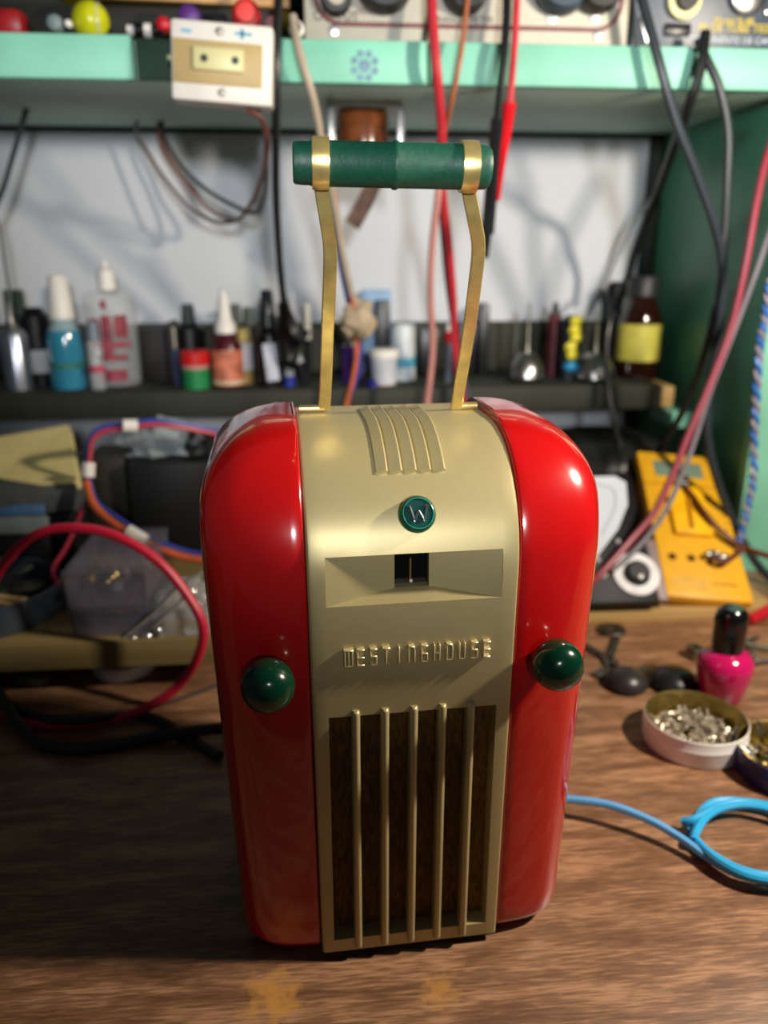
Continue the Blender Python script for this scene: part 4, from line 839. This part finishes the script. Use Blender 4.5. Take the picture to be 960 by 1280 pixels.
G().b2((-.03, 0, zp + .0003), (.022, .006, zq), .002).build('packet_header', M('header_blue', '41648C', .4, var=.15), pk)
# white disc and bits under the board
p = PZ(146, 846, 0); o = G().lathe([(0, 0), (.024, 0), (.026, .003), (.0265, .012), (.025, .0135), (.022, .0105), (0, .010)], 36).build('plastic_disc', CH('lid_white', 'C2C6C8', .4), None, (p.x + .004, p.y + .013, 0)); tag(o, 'round white plastic lid pushed under the raised board', 'lid')
o = G().blob((0, 0, 0), (.012, .008, .007), .5, 2.5, 8, 2, flat=True).build('metal_scrap', DULL, None, PZ(42, 852, .0005)); tag(o, 'small pile-shaped scrap of bright metal on the bench under the board', 'scrap')
# red loop cable, black cords, thin wires
GLB = 'cables on the left of the bench'
cable('thick crimson cable making a big loop left of the radio', 'BE1A38', .0036, [(-40, 790, .60), (-15, 740, .58), (4, 706, .565), (38, 672, .55), (82, 660, .545), (140, 668, .54), (196, 700, .535), (235, 745, .53), (254, 785, .525), (246, 825, .525), (220, 860, .53), (180, 886, 'z', .01), (125, 903, 'z', .004), (70, 907, 'z', .0038), (30, 903, 'z', .0038), (0, 888, 'z', .0038), (-40, 880, 'z', .0038)], GLB)
cable('thin crimson wire running down between pad and parts boxes', '8E1E34', .002, [(104, 632, .69), (96, 655, .66), (82, 685, .64), (66, 712, .62), (72, 730, .62)], GLB)
cable('black cord in the upper bend on the left bench', '0E0E0E', .0036, [(-20, 860, 'z', .009), (20, 885, 'z', .009), (60, 898, 'z', .0085), (110, 899, 'z', .0105), (165, 893, 'z', .005), (205, 903, 'z', .0037), (240, 925, 'z', .0037), (275, 945, 'z', .0037)], GLB)
cable('black cord in the lower bend on the left bench', '151513', .0042, [(-10, 850, 'z', .016), (12, 890, 'z', .012), (40, 922, 'z', .0045), (75, 935, 'z', .0043), (130, 933, 'z', .0043), (190, 922, 'z', .0043), (240, 914, 'z', .0095), (290, 909, 'z', .0095)], GLB)
cable('thin dark wire on the bench just left of the radio', '201412', .0014, [(170, 890, 'z', .0016), (205, 880, 'z', .0016), (240, 868, 'z', .0016), (275, 855, 'z', .0016)], GLB)
hw_ = thing('wire_harness', 'orange, red and blue wire harness with white sleeves looping over the black case', 'wires', PY(111, 590, .69), (0, 0, 0), GLB)
hp = [(290, 545, .74), (235, 534, .72), (195, 529, .71), (160, 533, .705), (128, 538, .70), (115, 550, .695), (112, 575, .69), (109, 600, .685), (118, 628, .675), (140, 650, .665), (172, 670, .655), (205, 686, .65), (240, 696, .65), (280, 700, .65)]
sub(hw_, 'red_wire', CH('hw_red', 'A83040'), [(x, y + 2, d) for x, y, d in hp[:8]], .0022)
sub(hw_, 'blue_wire', CH('hw_blue', '2A3C8E'), [(x + (3 if i > 6 else -2), y - 3 if i < 6 else y - 1 - (4 if i > 8 else 0), d + .004) for i, (x, y, d) in enumerate(hp)], .0022)
sub(hw_, 'orange_wire', CH('hw_orange', 'BE5A30'), [(x - 1, y + 2, d) for x, y, d in hp[7:]], .0034)
for a, b in (((154, 532, .701), (172, 532, .704)), ((111, 578, .686), (110, 596, .683)), ((160, 663, .652), (182, 676, .647))):
    sub(hw_, 'white_sleeve', WHITE, [a, b], .0056, smooth=False)
